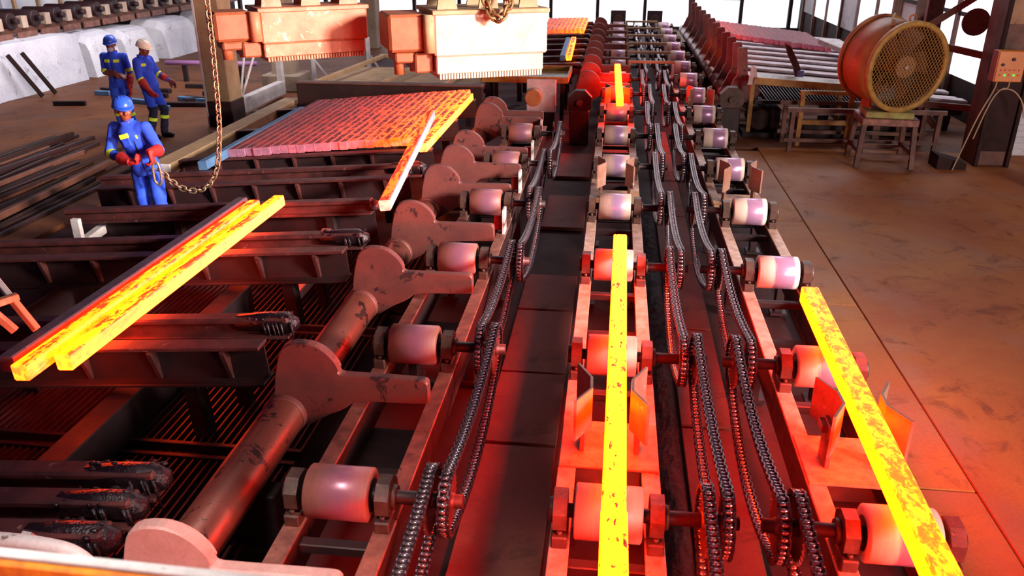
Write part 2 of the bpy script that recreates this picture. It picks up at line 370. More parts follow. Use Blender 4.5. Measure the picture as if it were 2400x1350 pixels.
# back wall: posts and tall daylit panels
wallb = struct(MB().box((-2, 34.9, 3.2), (34, .25, 6.4)).build('wall_back', 'brown'))
M['daylit'] = plain('daylit_translucent_sheet', 'e8ecf4', .6, 0, 'eef2fb', 1.6)
M['daysmear'] = worn('dirty_daylit_sheet', 'd8d4d8', '8a7068', '4a3028', .5, (.5, .7), 0, .1)
xs = [-17.5+1.86*k for k in range(17)]
for k, x in enumerate(xs[:-1]):
    w = struct(thing('window_%d' % (k+1), '', '', (x+.93, 34.7, 0)));
    for p in ('label', 'category'): del w[p]
    MB().box((0, .06, 2.85), (1.74, .03, 5.6)).build('pane', 'daylit', w)
    if k % 3 == 2: MB().box((0, .02, 1.15), (1.74, .04, .09)).build('glazing_bar', 'dbrown', w)
for x in xs: struct(MB().box((x, 34.6, 2.9), (.13, .2, 5.8), None, .02).build('trim_post', 'dbrown'))
struct(MB().box((-2, 34.65, .05), (34, .3, .1)).build('trim_1', 'dbrown'))
struct(MB().box((-17.5, 24, 2.9), (.3, 30, 5.8)).build('wall_left', 'dbrown'))

# ================================================================ ROLLER LINES
OCT = [(math.cos(PI/8+k*PI/4), math.sin(PI/8+k*PI/4)) for k in range(8)]
def bearing_mb(s):
    b = MB(); r = .118
    b.prism([(p[0]*r, p[1]*r) for p in OCT], (-.036, 0, 0), (0, 1, 0), (0, 0, 1), (.072, 0, 0))
    b.box((0, 0, -.115), (.085, .26, .075), None, .008)
    b.cyl((s*.036, 0, 0), (s*.062, 0, 0), .07, .062, 12)
    for yy in (-.1, .1): b.cyl((0, yy, -.08), (0, yy, -.055), .016, n=6)
    return b
def sprocket_mesh():
    b = MB(); n = 30; pts = []
    for k in range(n*4):
        a = 2*PI*k/(n*4); r = (.165, .165, .186, .186)[k % 4]; pts.append((r*math.cos(a), r*math.sin(a)))
    b.prism(pts, (-.006, 0, 0), (0, 1, 0), (0, 0, 1), (.012, 0, 0))
    b.cyl((-.02, 0, 0), (.03, 0, 0), .045, n=12)
    return b.mesh('sprocket', 'sprocket')
ME_SP = sprocket_mesh()
def barrel_mesh(m):
    b = MB(); r = RR
    b.tube([(-HW, 0, 0), (-HW, 0, 0), (-HW+.008, 0, 0), (HW-.008, 0, 0), (HW, 0, 0), (HW, 0, 0)], [r*.62, r-.012, r, r, r-.012, r*.62], 40, caps=False)
    for s in (-1, 1): b.cyl((s*HW, 0, 0), (s*(HW-.03), 0, 0), r*.62, n=20, mi=1)
    return b.mesh('barrel', [m, 'dark'])
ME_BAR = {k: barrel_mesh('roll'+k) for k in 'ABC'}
ME_BL, ME_BR = bearing_mb(-1).mesh('bearing_block', 'bearing'), bearing_mb(1).mesh('bearing_block', 'bearing')
def make_roller(line, x, yy, label, side, group):
    t = thing('conveyor_roller', label, 'roller', (x, yy, ZR), (0, 0, 0), group)
    obj('barrel', ME_BAR[line], t)
    obj('bearing_block', ME_BL, t, (-.245, 0, 0)); obj('bearing_block', ME_BR, t, (.245, 0, 0))
    b = MB(); b.cyl((-.25 if side > 0 else -.66, 0, 0), (.66 if side > 0 else .25, 0, 0), .038, n=12); b.build('axle', 'frame', t)
    for q in (.49, .585): obj('sprocket', ME_SP, t, (side*q, 0, 0))
    return t
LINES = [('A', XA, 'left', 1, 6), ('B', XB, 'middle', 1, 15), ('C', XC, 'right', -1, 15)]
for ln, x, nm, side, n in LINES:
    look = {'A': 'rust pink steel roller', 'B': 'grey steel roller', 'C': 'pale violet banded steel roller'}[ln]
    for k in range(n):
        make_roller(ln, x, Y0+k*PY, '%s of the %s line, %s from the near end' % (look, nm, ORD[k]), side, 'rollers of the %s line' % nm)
# frames: two side beams, cross ties and legs, each a part
def frame(ln, x, nm, y0, y1, bm):
    t = thing('roller_table', {'A': 'rusty ladder frame with two side beams carrying the left roller line',
              'B': 'ladder frame with pale side beams carrying the middle roller line',
              'C': 'ladder frame with whitish side beams carrying the right roller line'}[ln], 'roller table', (x, y0, 0))
    L = y1-y0
    tie = MB().box((0, 0, 0), (.43, .07, .06), None, .006).mesh('cross_tie', 'frame')
    pan = MB().box((0, 0, 0), (.43, .5, .012)).mesh('tie_plate', 'frame')
    leg = MB().box((0, 0, .17), (.08, .1, .36), None, .006).box((0, 0, .006), (.16, .18, .03)).mesh('leg', 'frame')
    k = -1
    while Y0+k*PY < y1+.3:
        yc = Y0+k*PY
        for s in (-1, 1):                                   # beam lengths run bearing to bearing
            a, c = max(yc-y0+.0, 0), min(yc+PY-y0, L)
            if c > a: 
                MB().box((0, 0, 0), (.105, c-a-.008, .02), None, .004).box((0, 0, -.14), (.075, c-a-.008, .27), None, .004, 1).build('side_beam', [bm, 'frame'], t, (s*.245, (a+c)/2, .593))
        for dy, z, me in ((-.14, .5, tie), (.62, .42, tie), (1.05, .30, pan)):
            if 0 < yc-y0+dy < L: obj(me.name, me, t, (0, yc-y0+dy, z))
        for s in (-1, 1):
            if 0 < yc-y0+.87 < L: obj('leg', leg, t, (s*.245, yc-y0+.87, -.02))
        k += 1
    return t
frame('A', XA, 'left', 1.0, 13.4, 'beam'); frame('B', XB, 'middle', 1.0, 28.3, 'beamC'); frame('C', XC, 'right', 1.0, 28.3, 'beamC')

# roller chains: link by link
def link_mb(outer, fine=True):
    b = MB(); w = .028 if outer else .021; L = .035
    pts = [(-L/2+.016*math.cos(a), .016*math.sin(a)) for a in (PI*.5, PI*.75, PI, PI*1.25, PI*1.5)]+[(L/2+.016*math.cos(a), .016*math.sin(a)) for a in (-PI*.5, -PI*.25, 0, PI*.25, PI*.5)]
    if not fine: pts = [(-.035, -.014), (.035, -.014), (.035, .014), (-.035, .014)]
    for s in (-1, 1): b.prism(pts, (s*w-.0035, 0, 0), (0, 1, 0), (0, 0, 1), (.007, 0, 0))
    if not outer:
        for yy in (-L/2, L/2): b.cyl((-w, yy, 0), (w, yy, 0), .0125, n=8 if fine else 6, mi=1)
    else:
        for yy in (-L/2, L/2): b.cyl((-w-.005, yy, 0), (w+.005, yy, 0), .006, n=6)
    return b
ME_LI, ME_LO = link_mb(False).mesh('link', ['chain', 'pin']), link_mb(True).mesh('link', ['chain', 'pin'])
def loop_path(d, r, sag1, sag2):
    P = []
    for k in range(17): a = -PI/2+PI*k/16; P.append((d+r*math.cos(a), r*math.sin(a)))        # far sprocket, bottom to top
    for k in range(1, 20): t = k/20; P.append((d*(1-t), r-sag1*4*t*(1-t)))
    for k in range(17): a = PI/2+PI*k/16; P.append((r*math.cos(a), r*math.sin(a)))
    for k in range(1, 20): t = k/20; P.append((d*t, -r-sag2*4*t*(1-t)))
    return P
def resample(P, n):
    P = [Vector((p[0], p[1])) for p in P]; P.append(P[0]); S = [0.]
    for a, c in zip(P, P[1:]): S.append(S[-1]+(c-a).length)
    out = []; i = 0
    for k in range(n):
        s = S[-1]*k/n
        while S[i+1] < s: i += 1
        u = (s-S[i])/(S[i+1]-S[i]); out.append(P[i].lerp(P[i+1], u))
    return out
def drive_chain(x, yy, label, single, group, sag):
    t = thing('drive_chain', label, 'chain', (x, yy, ZR), (0, 0, 0), group)
    n = 132; Q = resample(loop_path(PY, .178, sag, sag*1.6), n); bi = MB()
    for k in range(n):
        p, q = Q[k], Q[(k+1) % n]; m = (p+q)/2; a = math.atan2(q.y-p.y, q.x-p.x)
        if single: obj('link', ME_LI if k % 2 else ME_LO, t, (0, m.x, m.y), (a, 0, 0))
        else:
            l = link_mb(k % 2 == 0, False); l.xf(Matrix.Translation((0, m.x, m.y)) @ Matrix.Rotation(a, 4, 'X')); o = len(bi.v)
            bi.v += l.v; bi.f += [tuple(i+o for i in f) for f in l.f]; bi.mi += l.mi; bi.sm += l.sm
    if not single: bi.build('links', ['chain', 'pin'], t)['kind'] = 'stuff'
for ln, x, nm, side, n in LINES:
    for k in range(-1, n-1):
        lane = .49 if k % 2 else .585
        lab = 'oily drive chain of the %s roller line, %s' % (nm, 'running out of view under the camera' if k < 0 else '%s loop counted from the near end' % ORD[k])
        drive_chain(x+side*lane, Y0+k*PY, lab, k < 2, 'drive chains of the %s line' % nm, random.uniform(.06, .12))
# flared billet guides standing on base plates between the rollers
def guide(x, yy, label):
    t = thing('billet_guide', label, 'guide', (x, yy, .603))
    MB().box((0, 0, .008), (.585, .5, .016), None, .003).build('base_plate', 'warmplate', t)
    for s in (-1, 1):
        P = [(.20, .235), (.115, .07), (.112, -.06), (.2, -.22)]
        b = MB(); pts = [(s*p[0], p[1]) for p in P]+[(s*(p[0]+.016), p[1]) for p in P[::-1]]
        b.prism(pts, (0, 0, .17), (1, 0, 0), (0, 1, 0), (0, 0, .27))
        b.build('guide_plate', 'guide', t)
        MB().box((s*.165, -.02, .15), (.03, .16, .27), None, .004).box((s*.19, .0, .25), (.05, .1, .05), None, .004).build('bracket', 'beam', t)
M['warmplate'] = worn('scaled_warm_base_plate', 'c8905c', '9a6440', '5a3420', 14, (.5, .75), .05, .4)
M['guide'] = worn('scuffed_orange_guide_plate', 'b08474', '8c5a48', 'd8ccc8', 4, (.4, .65), .2, .2)
for ln, x, nm in (('B', XB, 'middle'), ('C', XC, 'right')):
    for i, yy in enumerate((4.3, 9.53, 14.75)):
        guide(x, yy, 'flared pair of guide plates on the %s line, %s from the near end' % (nm, ORD[i]))
# ================================================================ BILLETS
BS = .118
def billet_mesh(L, w=BS, bend=0.):
    b = MB(); c = .01; h = w/2; n = 8; rings = []
    prof = [(-h+c, -h), (h-c, -h), (h, -h+c), (h, h-c), (h-c, h), (-h+c, h), (-h, h-c), (-h, -h+c)]
    for i in range(n+1):
        t = i/n; dx = bend*4*t*(1-t); rings.append([(p[0]+dx, t*L, p[1]) for p in prof])
    b.ring(rings, sm=False); return b
def billet(me_or_L, loc, temp, label, mat='hot', rot=(0, 0, 0), group=None, name='glowing_billet', w=BS, bend=0.):
    o = billet_mesh(me_or_L, w, bend).build(name, mat, None, loc, rot); o.color = (temp, 0, 0, 1)
    return tag(o, label, 'billet', group)
zt = ZR+RR+BS/2+.004
def along(a, b): return math.atan2(-(b[0]-a[0]), b[1]-a[1])
billet(3.7, (.10, -.54, zt), 1.02, 'yellow hot billet at the near end of the middle line, running out of view', w=.126)
billet(3.88, (.098, 3.165, zt), 1.02, 'long yellow hot billet on the middle line, lying end to end behind another', rot=(0, 0, along((.098, 3.165), (.128, 7.05))))
billet(3.75, (1.487, 2.25, zt), 1.0, 'yellow hot billet lying askew on the right roller line', mat='hotwavy', rot=(0, 0, along((1.487, 2.25), (1.567, 5.99))), w=.128)
billet(3.95, (.124, 13.68, zt), .98, 'yellow hot billet far up the middle line', rot=(0, 0, along((.124, 13.68), (.07, 17.65))))
# bed height falls away from the roller lines
def zb(x): return .86+.072*(x+2.33)
def zbr(x): return .86-.072*(x-2.6)
TL = math.atan(.072)
# three billets lying askew on the skids
r1 = along((-3.56, 4.5), (-3.50, 8.3))
for x, yy, tmp, lab, mt in ((-3.61, 4.52, .97, 'orange yellow billet lying on the skids, nearest the roller line of its three', 'hotscale'),
                            (-3.83, 4.38, .92, 'orange billet on the skids, middle one of three side by side', 'hotscale'),
                            (-4.02, 4.50, .0, 'cold dark billet on the skids beside two glowing ones', 'coldgrey')):
    billet(3.72, (x, yy, zb(x)+BS/2), tmp, lab, mt, (0, -TL, r1), 'three billets lying on the skids', name='glowing_billet' if tmp else 'cold_billet')
# billet tipping onto the bed beside the arms
a = Vector((-2.30, 7.98, .90)); c = Vector((-2.52, 11.45, 1.15)); d = c-a
billet(d.length, a, .82, 'orange billet with tilted far end, tipping from the pack toward the arms', 'hottip', (math.asin(d.z/d.length), -.1, along(a, c)))
# the pack on the bed, hot at the roller side and cold at the far side
NP = 25; me = billet_mesh(3.7, .113).mesh('cooling_billet', 'hotpack')
for k in range(NP):
    x = -2.44-k*.1185; yy = 10.88-.012*k+random.uniform(-.03, .03); z = zb(x)+BS/2+.004; t = 1-k/(NP-1)
    if k == 0: yy = 10.42
    if k == NP-1: yy = 9.95
    tmp = .38+.53*t**1.15
    if k == NP-1:
        tag(obj('cold_billet', billet_mesh(3.7).mesh('cold_billet', 'coldblue'), None, (x, yy, z), (0, -TL, 0)), 'cold blue billet at the far left side of the billet pack', 'billet', 'billets in the cooling pack'); continue
    o = obj('cooling_billet', me, None, (x, yy, z), (0, -TL+random.uniform(-.01, .01), random.uniform(-.003, .003)))
    o.color = (.97 if k == 0 else tmp, 0, 0, 1)
    tag(o, ('bright yellow billet pulled forward at the hot edge of the cooling pack' if k == 0 else 'billet in the cooling pack, %s from the bright yellow edge' % ORD[k]), 'billet', 'billets in the cooling pack')
# far beds
me = billet_mesh(3.6).mesh('cooling_billet', 'hotpack')
for k in range(11):
    x = -.96-k*.125; o = obj('cooling_billet', me, None, (x, 24.6+random.uniform(-.08, .08), .93+.03*(x+.9)), (0, 0, 0)); o.color = (.9-.022*k, 0, 0, 1)
    tag(o, 'glowing orange billet in the far left pack, %s from the roller line' % ORD[k], 'billet', 'billets of the far left pack')
billet(3.6, (-1.02, 19.05, .93), .97, 'single yellow billet lying on the far left bed', 'hotpack', rot=(0, 0, .02)); billet(3.5, (-1.16, 19.0, .93), .0, 'cold billet beside the single yellow billet on the far left bed', 'coldblue', (0, 0, .02), name='cold_billet')
billet(3.6, (2.68, 19.2, .93), .97, 'yellow billet on the right bed beside the raised arms', 'hotpack', rot=(0, 0, .05))
M['pinkbillet'] = hot_mat('pink_cooling_billet_steel', (12, 3, 12), .3, .5, RAMP_BED, 'd098b4')
me = billet_mesh(3.7).mesh('cooling_billet', 'pinkbillet')
for k in range(22):
    x = 2.72+k*.132; o = obj('cooling_billet', me, None, (x, 24.5-.08*k+random.uniform(-.12, .12), zbr(x)+.08), (0, TL, -.03)); o.color = (max(.30, .62-.025*k), 0, 0, 1)
    tag(o, 'pinkish cooling billet in the far right pack, %s from the raised arms' % ORD[k], 'billet', 'billets of the far right pack')

# ================================================================ TRANSFER BED AND COOLING BED (left)
def skid_beam(x0, x1, yy, label, group='skid beams of the left bed', w=.15, h=.30, st=.55, mt='rail'):
    t = thing('skid_beam', label, 'beam', (x1, yy, zb(x1)), (0, -TL, 0), group); L = x1-x0
    MB().box((-L/2, 0, -.013), (L, w, .026), None, .004).build('top_flange', mt, t)
    MB().box((-L/2, .02, -h/2), (L, .016, h-.05)).build('web', 'frame', t)
    MB().box((-L/2, 0, -h+.012), (L, w+.05, .024), None, .004).build('bottom_flange', 'frame', t)
    me = MB().prism([(0, -.026), (-.075, -.026), (-.085, -.05), (-.02, -h+.024), (0, -h+.024)], (-.02, .012, 0), (0, 1, 0), (0, 0, 1), (.03, 0, 0)).mesh('stiffener', mt)
    k = .28
    while k < L: obj('stiffener', me, t, (-k, 0, 0)); k += st
    leg = MB().box((0, 0, -.28), (.12, .12, .56), None, .006).mesh('leg', 'dark')
    k = .6
    while k < L: obj('leg', leg, t, (-k, .02, -h)); k += 1.9
    return t
def skid_rail(x0, x1, yy, label, group='skid rails of the left bed', w=.13, nose=True, mt='rail', legs=True):
    t = thing('skid_rail', label, 'rail', (x1, yy, zb(x1)), (0, -TL, 0), group); L = x1-x0
    MB().box((-L/2, 0, -.02), (L, w, .05), None, .014).box((-L/2, 0, -.085), (L, .05, .09)).box((-L/2, -.01, -.14), (L, w+.05, .025), None, .004).build('rail_bar', mt, t)
    if nose:
        b = MB().tube([(-.42, 0, -.055), (-.2, 0, -.05), (-.06, .0, -.055), (.02, 0, -.085), (.035, 0, -.11)], [(w*.53, .065), (w*.56, .08), (w*.56, .085), (w*.5, .07), (w*.3, .03)], 14)
        for k in range(16):
            a = random.uniform(-.4, .03); yy2 = random.uniform(-.075, .075); r = random.uniform(.006, .017)
            b.ball((a, yy2, .02-abs(yy2)*.35), (r*1.6, r, r*.8), 7, 5)
        for k in range(6):
            a = random.uniform(-.2, .02); b.tube([(a, -.068, -.03), (a+.01, -.075, -.09), (a+.015, -.07, -.14-random.random()*.12)], [.012, .010, .003], 5)
        b.build('wet_nose', 'wet', t)
    if legs:
        leg = MB().box((0, 0, -.33), (.1, .1, .60), None, .006).mesh('leg', 'dark'); k = .5
        while k < L: obj('leg', leg, t, (-k, .0, -.13)); k += 1.8
    return t
for i, yy in enumerate((4.90, 6.80, 9.28, 10.62, 12.5, 14.2)):
    skid_beam(-6.4 if yy > 5.5 else -5.6, -2.36, yy, 'stiffened skid beam under the left bed, %s from the near end' % ORD[i])
for i, yy in enumerate((2.93, 3.18, 3.42, 5.36, 7.27, 9.86)):
    skid_rail(-6.7 if yy > 6 else -5.6, -2.33, yy, 'wet nosed skid rail of the left bed, %s from the near end' % ORD[i])
t = skid_rail(-6.2, -2.55, 8.366, 'plain skid rail with rounded dry end between the wet rails', nose=False)
MB().box((-1.6, .03, -.36), (3.2, .02, .5)).build('skirt_plate', 'dark', t); MB().tube([(-.02, 0, -.07), (.04, 0, -.075), (.075, 0, -.09)], [(.065, .07), (.06, .06), (.03, .03)], 12).build('rounded_end', 'rail', t)
# light diagonal struts under the bed
for x, lab in ((-5.85, 'pale diagonal strut under the far left of the skid rails'), (-2.95, 'pale diagonal strut under the bed beside the arms')):
    t = thing('bed_strut', lab, 'strut', (x, 8.0, 0), (0, 0, 0), 'struts under the skid bed')
    MB().bar((-.15, -.75, .12), (.1, .75, .42), .1, .1, .008).build('strut_bar', 'white', t)
    MB().box((-.05, .1, .42), (.1, .06, .3), None, .006).build('post', 'white', t)
for i, (x, y0_, y1_) in enumerate(((-3.5, 2.6, 7.0), (-5.3, 2.6, 8.2), (-5.3, 9.1, 14.5), (-3.5, 9.1, 14.5))):
    tag(MB().box((0, 0, .22), (.2, y1_-y0_, .3), None, .01).build('bed_girder', 'dark', None, (x, (y0_+y1_)/2, 0)), 'dark lengthwise girder under the left bed, %s' % ('near inner one', 'near outer one', 'far outer one', 'far inner one')[i], 'girder', 'girders under the left bed')
# floor gratings under the bed, slats along the line
for i, (x0, x1, y0_, y1_, lab) in enumerate(((-4.8, -2.1, 2.2, 4.6, 'slatted floor grating under the nearest skids'), (-4.8, -2.1, 4.75, 6.6, 'slatted floor grating under the three lying billets'), (-4.8, -2.1, 6.75, 8.9, 'slatted floor grating below the plain skid rail'))):
    t = thing('floor_grating', lab, 'grating', ((x0+x1)/2, (y0_+y1_)/2, 0), (0, 0, 0), 'gratings under the left bed')
    me = MB().box((0, 0, .05), (.012, y1_-y0_-.06, .05)).mesh('slat', 'grate'); k = x0+.05
    while k < x1: obj('slat', me, t, (k-(x0+x1)/2, 0, 0)); k += .06
    for yy in (y0_, y1_): MB().box((0, yy-(y0_+y1_)/2, .05), (x1-x0, .04, .07), None, .004).build('edge_bar', 'frame', t)
# long pale beam along the outer side of the bed
t = thing('edge_beam', 'long pale beam along the outer side of the billet pack', 'beam', (-6.1, 10.3, 0))
MB().box((0, 2.5, .53), (.3, 5.0, .16), None, .012).build('beam_body', 'tan', t); MB().box((.0, -.01, .5), (.34, .03, .24), None, .006).build('end_plate', 'white', t)
for yy in (.4, 2.5, 4.6): MB().box((0, yy, .22), (.14, .14, .46), None, .006).build('leg', 'dark', t)
t = thing('end_girder', 'dark end girder across the far end of the billet pack', 'girder', (-4.1, 15.0, 0))
MB().box((0, 0, .75), (3.5, .14, .4), None, .01).build('girder_web', 'dbrown', t); MB().box((0, 0, .96), (3.5, .24, .03), None, .006).build('girder_flange', 'brown', t)
for x in (-1.7, 0, 1.7): MB().box((x, 0, .28), (.16, .14, .58), None, .008).build('leg', 'dark', t)
# dusty walkway deck and frames beyond the pack
t = thing('walkway_deck', 'dusty sloping deck with a tube frame beyond the billet pack', 'walkway', (-4.3, 17.6, 0))
MB().box((0, -.2, .62), (3.4, 3.4, .05), None, .01).build('deck_plate', 'tan', t)
for x in (-1.7, -.4, .9): MB().bar((x, -1.8, .74), (x+.5, 2.2, .80), .09, .09, .01).build('deck_beam', 'tan', t)
MB().bar((-1.3, 2.2, .8), (1.9, 2.2, .8), .09, .09, .01).build('deck_beam', 'tan', t)
for x in (-1.5, 1.5):
    for yy in (-1.6, 1.6): MB().box((x, yy, .3), (.1, .1, .6)).build('leg', 'dark', t)
# oily drip tray left of the far arms
t = thing('drip_tray', 'oily yellow stained tray beside the far left arms', 'tray', (-1.75, 17.2, 0))
MB().box((0, 0, .8), (1.7, 1.5, .03), None, .006).build('tray_floor', 'oil', t); MB().box((0, -.75, .85), (1.7, .04, .12)).box((0, .75, .85), (1.7, .04, .12)).box((-.85, 0, .85), (.04, 1.5, .12)).box((.85, 0, .85), (.04, 1.5, .12)).build('tray_rim', 'gold', t)
for x in (-.75, .75):
    for yy in (-.65, .65): MB().box((x, yy, .4), (.08, .08, .8)).build('leg', 'dark', t)
# far left bed skids
for i in range(9):
    yy = 18.6+i*1.15
    t = thing('far_skid', 'dark skid rail of the far left bed, %s from the near end' % ORD[i], 'rail', (-2.1, yy, .80), (0, -.03, 0), 'skids of the far left bed')
    MB().box((0, 0, .02), (2.7, .14, .06), None, .01).box((0, 0, -.1), (2.7, .05, .2)).build('rail_bar', 'rail', t); MB().tube([(1.2, 0, 0), (1.34, 0, -.01), (1.4, 0, -.06)], [.06, .075, .03], 10).build('wet_nose', 'wet', t)
    for x in (-1, 0, 1): MB().box((x, 0, -.48), (.1, .1, .6)).build('leg', 'dark', t)

# ================================================================ TRANSFER ARMS
PROF = [(-.80, -.09), (-.775, .09), (-.735, .24), (-.70, .30), (-.64, .330), (-.55, .335), (-.47, .31), (-.41, .265), (-.365, .205), (-.345, .145), (-.335, .125), (-.30, .118), (.20, .118), (.235, .112), (.25, .09), (.25, -.04), (.235, -.055), (.20, -.06), (-.25, -.075), (-.32, -.14), (-.45, -.20), (-.60, -.30), (-.80, -.30), (-.83, -.2)]
def arm_mb(mirror=1):
    pts = [((p[0]+.73)*mirror, p[1]+.205) for p in PROF]; b = MB(); Q = []
    for i, p in enumerate(pts):
        q = pts[(i+1) % len(pts)]; Q += [(p[0]*.78+q[0]*.22, p[1]*.78+q[1]*.22), (p[0]*.22+q[0]*.78, p[1]*.22+q[1]*.78)]
    pts = Q; th = .075; bw = .012
    cx = sum(p[0] for p in pts)/len(pts); cy = sum(p[1] for p in pts)/len(pts)
    def inset(s): return [(p[0]+(-bw if p[0] > cx else bw)*.6, p[1]+(-bw if p[1] > cy else bw)*.6) for p in pts]
    ins = inset(0)
    rings = [[(p[0], -th/2, p[1]) for p in ins], [(p[0], -th/2+bw, p[1]) for p in pts], [(p[0], th/2-bw, p[1]) for p in pts], [(p[0], th/2, p[1]) for p in ins]]
    b.ring(rings, sm=False)
    return b
def hub_mb(): return MB().tube([(0, -.09, 0), (0, -.08, 0), (0, .08, 0), (0, .09, 0)], [.142, .149, .149, .142], 24)
ME_HUB = hub_mb().mesh('hub', 'paddle')
SX, SZ = XA-.73, .55
def arms(x, z, ys, mirror, rot, where, y0, y1, mats, group):
    t = thing('tilting_shaft', 'thick worn round shaft carrying the %s tilting arms' % where, 'shaft', (x, y0, z))
    MB().tube([(0, 0, 0), (0, 0, 0), (0, y1-y0, 0), (0, y1-y0, 0)], [.05, .14, .14, .05], 32).build('shaft_bar', 'shaft', t)
    k = 1.0
    leg = MB().box((0, 0, -.35), (.34, .16, .40), None, .01).mesh('pedestal', 'dark')
    while k < y1-y0: obj('pedestal', leg, t, (0, k, 0)); k += 3.4
    mes = {m: arm_mb(mirror).mesh('arm_plate', m) for m in set(mats)}
    for i, yy in enumerate(ys):
        m = mats[min(i, len(mats)-1)]
        a = thing('tilting_lever', 'hump backed %s arm plate of the %s row, %s from the near end' % ('pale' if m == 'paddlepale' else 'rusty', where, ORD[i]), 'arm', (x, yy, z), (0, rot+random.uniform(-.015, .015), 0), group)
        obj('arm_plate', mes[m], a); obj('hub', ME_HUB, a)
arms(SX, SZ, (2.74, 4.54, 6.30, 7.59, 8.98, 9.95, 10.78, 12.72, 13.25), 1, 0, 'near left', -.5, 13.7, ['paddlepale']+['paddle']*8, 'near left tilting arms')
arms(XB-.73, SZ, (16.2, 17.3, 18.5, 19.7, 21.0, 22.3, 23.8, 25.4, 27.2), 1, 0, 'far left', 15.1, 28.6, ['paddle'], 'far left tilting arms')
arms(XC+.73, SZ, (16.25, 17.1, 18.0, 18.9, 19.9, 21.0, 22.1, 23.3, 24.5, 25.8, 27.2, 28.6), -1, math.radians(84), 'raised right', 15.75, 29.3, ['paddle'], 'raised right tilting arms')
for x, yy, lab in ((XB-.66, 15.0, 'dark octagonal end bearing of the far left arm shaft'), (XC+.66, 15.65, 'grey octagonal end bearing of the raised right arm shaft')):
    t = thing('shaft_bearing', lab, 'bearing', (x, yy, SZ+.16)); r = .23
    MB().prism([(p[0]*r, p[1]*r) for p in OCT], (0, -.1, 0), (1, 0, 0), (0, 0, 1), (0, .2, 0)).build('housing', 'dark' if x < 0 else 'bearing', t)
    MB().box((0, 0, -.45), (.34, .26, .6), None, .012).build('pedestal', 'frame', t); MB().cyl((0, -.16, 0), (0, -.1, 0), .06, n=12).build('shaft_end', 'bearing', t)
# idler stub on its white plate at the end of the left line
t = thing('idler_stub', 'short idler roller on an upright white plate behind the left line', 'roller', (-1.42, 14.9, 0))
MB().box((.1, .55, .72), (.55, .06, .6), None, .01).build('mounting_plate', 'white', t); MB().cyl((0, .52, .78), (0, .2, .78), .1, .1, 20).build('neck', 'white', t); MB().cyl((0, .2, .78), (0, -.05, .78), .15, .15, 28, ch=.012).build('idler_barrel', 'fanorange', t)
MB().box((.1, .6, .2), (.5, .1, .45)).build('leg', 'dark', t)
# white end stops beside the left line
for i, yy in enumerate((8.15, 9.65, 11.2, 12.6)):
    t = thing('side_stop', 'small white painted stop plate on the left line, %s from the near end' % ORD[i], 'stop', (XA+.27, yy, .6), (0, 0, 0), 'white stop plates on the left line')
    MB().box((0, 0, .13), (.03, .16, .26), None, .004).build('stop_plate', 'white', t); MB().box((-.06, .02, .1), (.1, .04, .16), None, .004).build('stop_rib', 'redbox', t)
# crossbars bridging the gangway between the middle and right lines
for i, yy in enumerate((18.6, 20.2, 21.9, 23.7, 25.6, 27.6)):
    t = thing('chain_portal', 'light portal frame bridging the chains, %s from the near end' % ORD[i], 'frame', (.8, yy, 0), (0, 0, 0), 'portal frames over the chains')
    MB().box((0, 0, .93), (1.0, .06, .06), None, .01).build('crossbar', 'tan', t)
    for s in (-1, 1): MB().box((s*.47, 0, .45), (.06, .06, .9), None, .008).build('leg', 'white' if s > 0 else 'tan', t)
for x, lab in ((XB-.02, 'end stop plate at the far end of the middle line'), (XC-.25, 'end stop plate at the far end of the right line')):
    t = thing('end_stop', lab, 'stop', (x, 28.9, 0)); MB().box((0, .1, .85), (.5, .06, .6), None, .01).build('stop_plate', 'frame', t); MB().cyl((0, 0, .85), (0, .1, .85), .17, n=20).build('buffer', 'bearing', t); MB().box((0, .12, .3), (.3, .1, .6)).build('leg', 'dark', t)
# ================================================================ COLUMNS, LEFT BACKGROUND
struct(MB().box((0, 0, 3.2), (.48, .55, 6.4), None, .02, 0).box((-.25, -.28, 3.2), (.03, .05, 6.4), None, 0, 1).box((0, 0, .25), (.52, .6, .5), None, .02, 2).build('column_1', ['tan', 'white', 'dbrown'], None, (-7.6, 15.6, 0)))  # thin white strip stands in for daylight on the left edge
struct(MB().box((0, 0, 3.2), (.5, .55, 6.4), None, .02).box((0, 0, .2), (.9, .9, .4), None, .03).build('column_2', 'concrete', None, (-7.9, 19.6, 0)))
struct(MB().box((0, 0, 3.2), (.5, .55, 6.4), None, .02).build('column_3', 'concrete', None, (-8.0, 27.5, 0)))
t = thing('steel_stand', 'white painted upright rectangular stand beside the big left column', 'stand', (-7.6, 16, 0))
MB().box((0, 1.25, .24), (.16, 2.6, .3), None, .01).build('sill', 'white', t)
for yy in (.0, 2.5): MB().box((0, yy, .95), (.14, .13, 1.3), None, .01).build('post', 'white', t)
MB().box((0, 1.25, 1.62), (.14, 2.6, .1), None, .01).build('top_rail', 'white', t)
for a, c in (((0, .3, .4), (0, .9, 1.55)), ((0.03, .3, .4), (.03, 1.6, 1.55))): MB().cyl(a, c, .025, n=8).build('tie_rod', 'white', t)
for i, (x, yy, h) in enumerate(((-7.45, 20.3, 1.0), (-6.2, 20.9, 1.1))):
    t = thing('braced_post', 'thin white braced post beyond the pack, %s one' % ('outer', 'inner')[i], 'post', (x, yy, 0), (0, 0, 0), 'thin white posts')
    MB().box((0, 0, h/2), (.09, .09, h), None, .008).box((0, 0, .01), (.2, .2, .03)).build('post_bar', 'white', t); MB().bar((.05, .0, h*.6), (.42, .1, .03), .04, .04).build('brace', 'white', t)
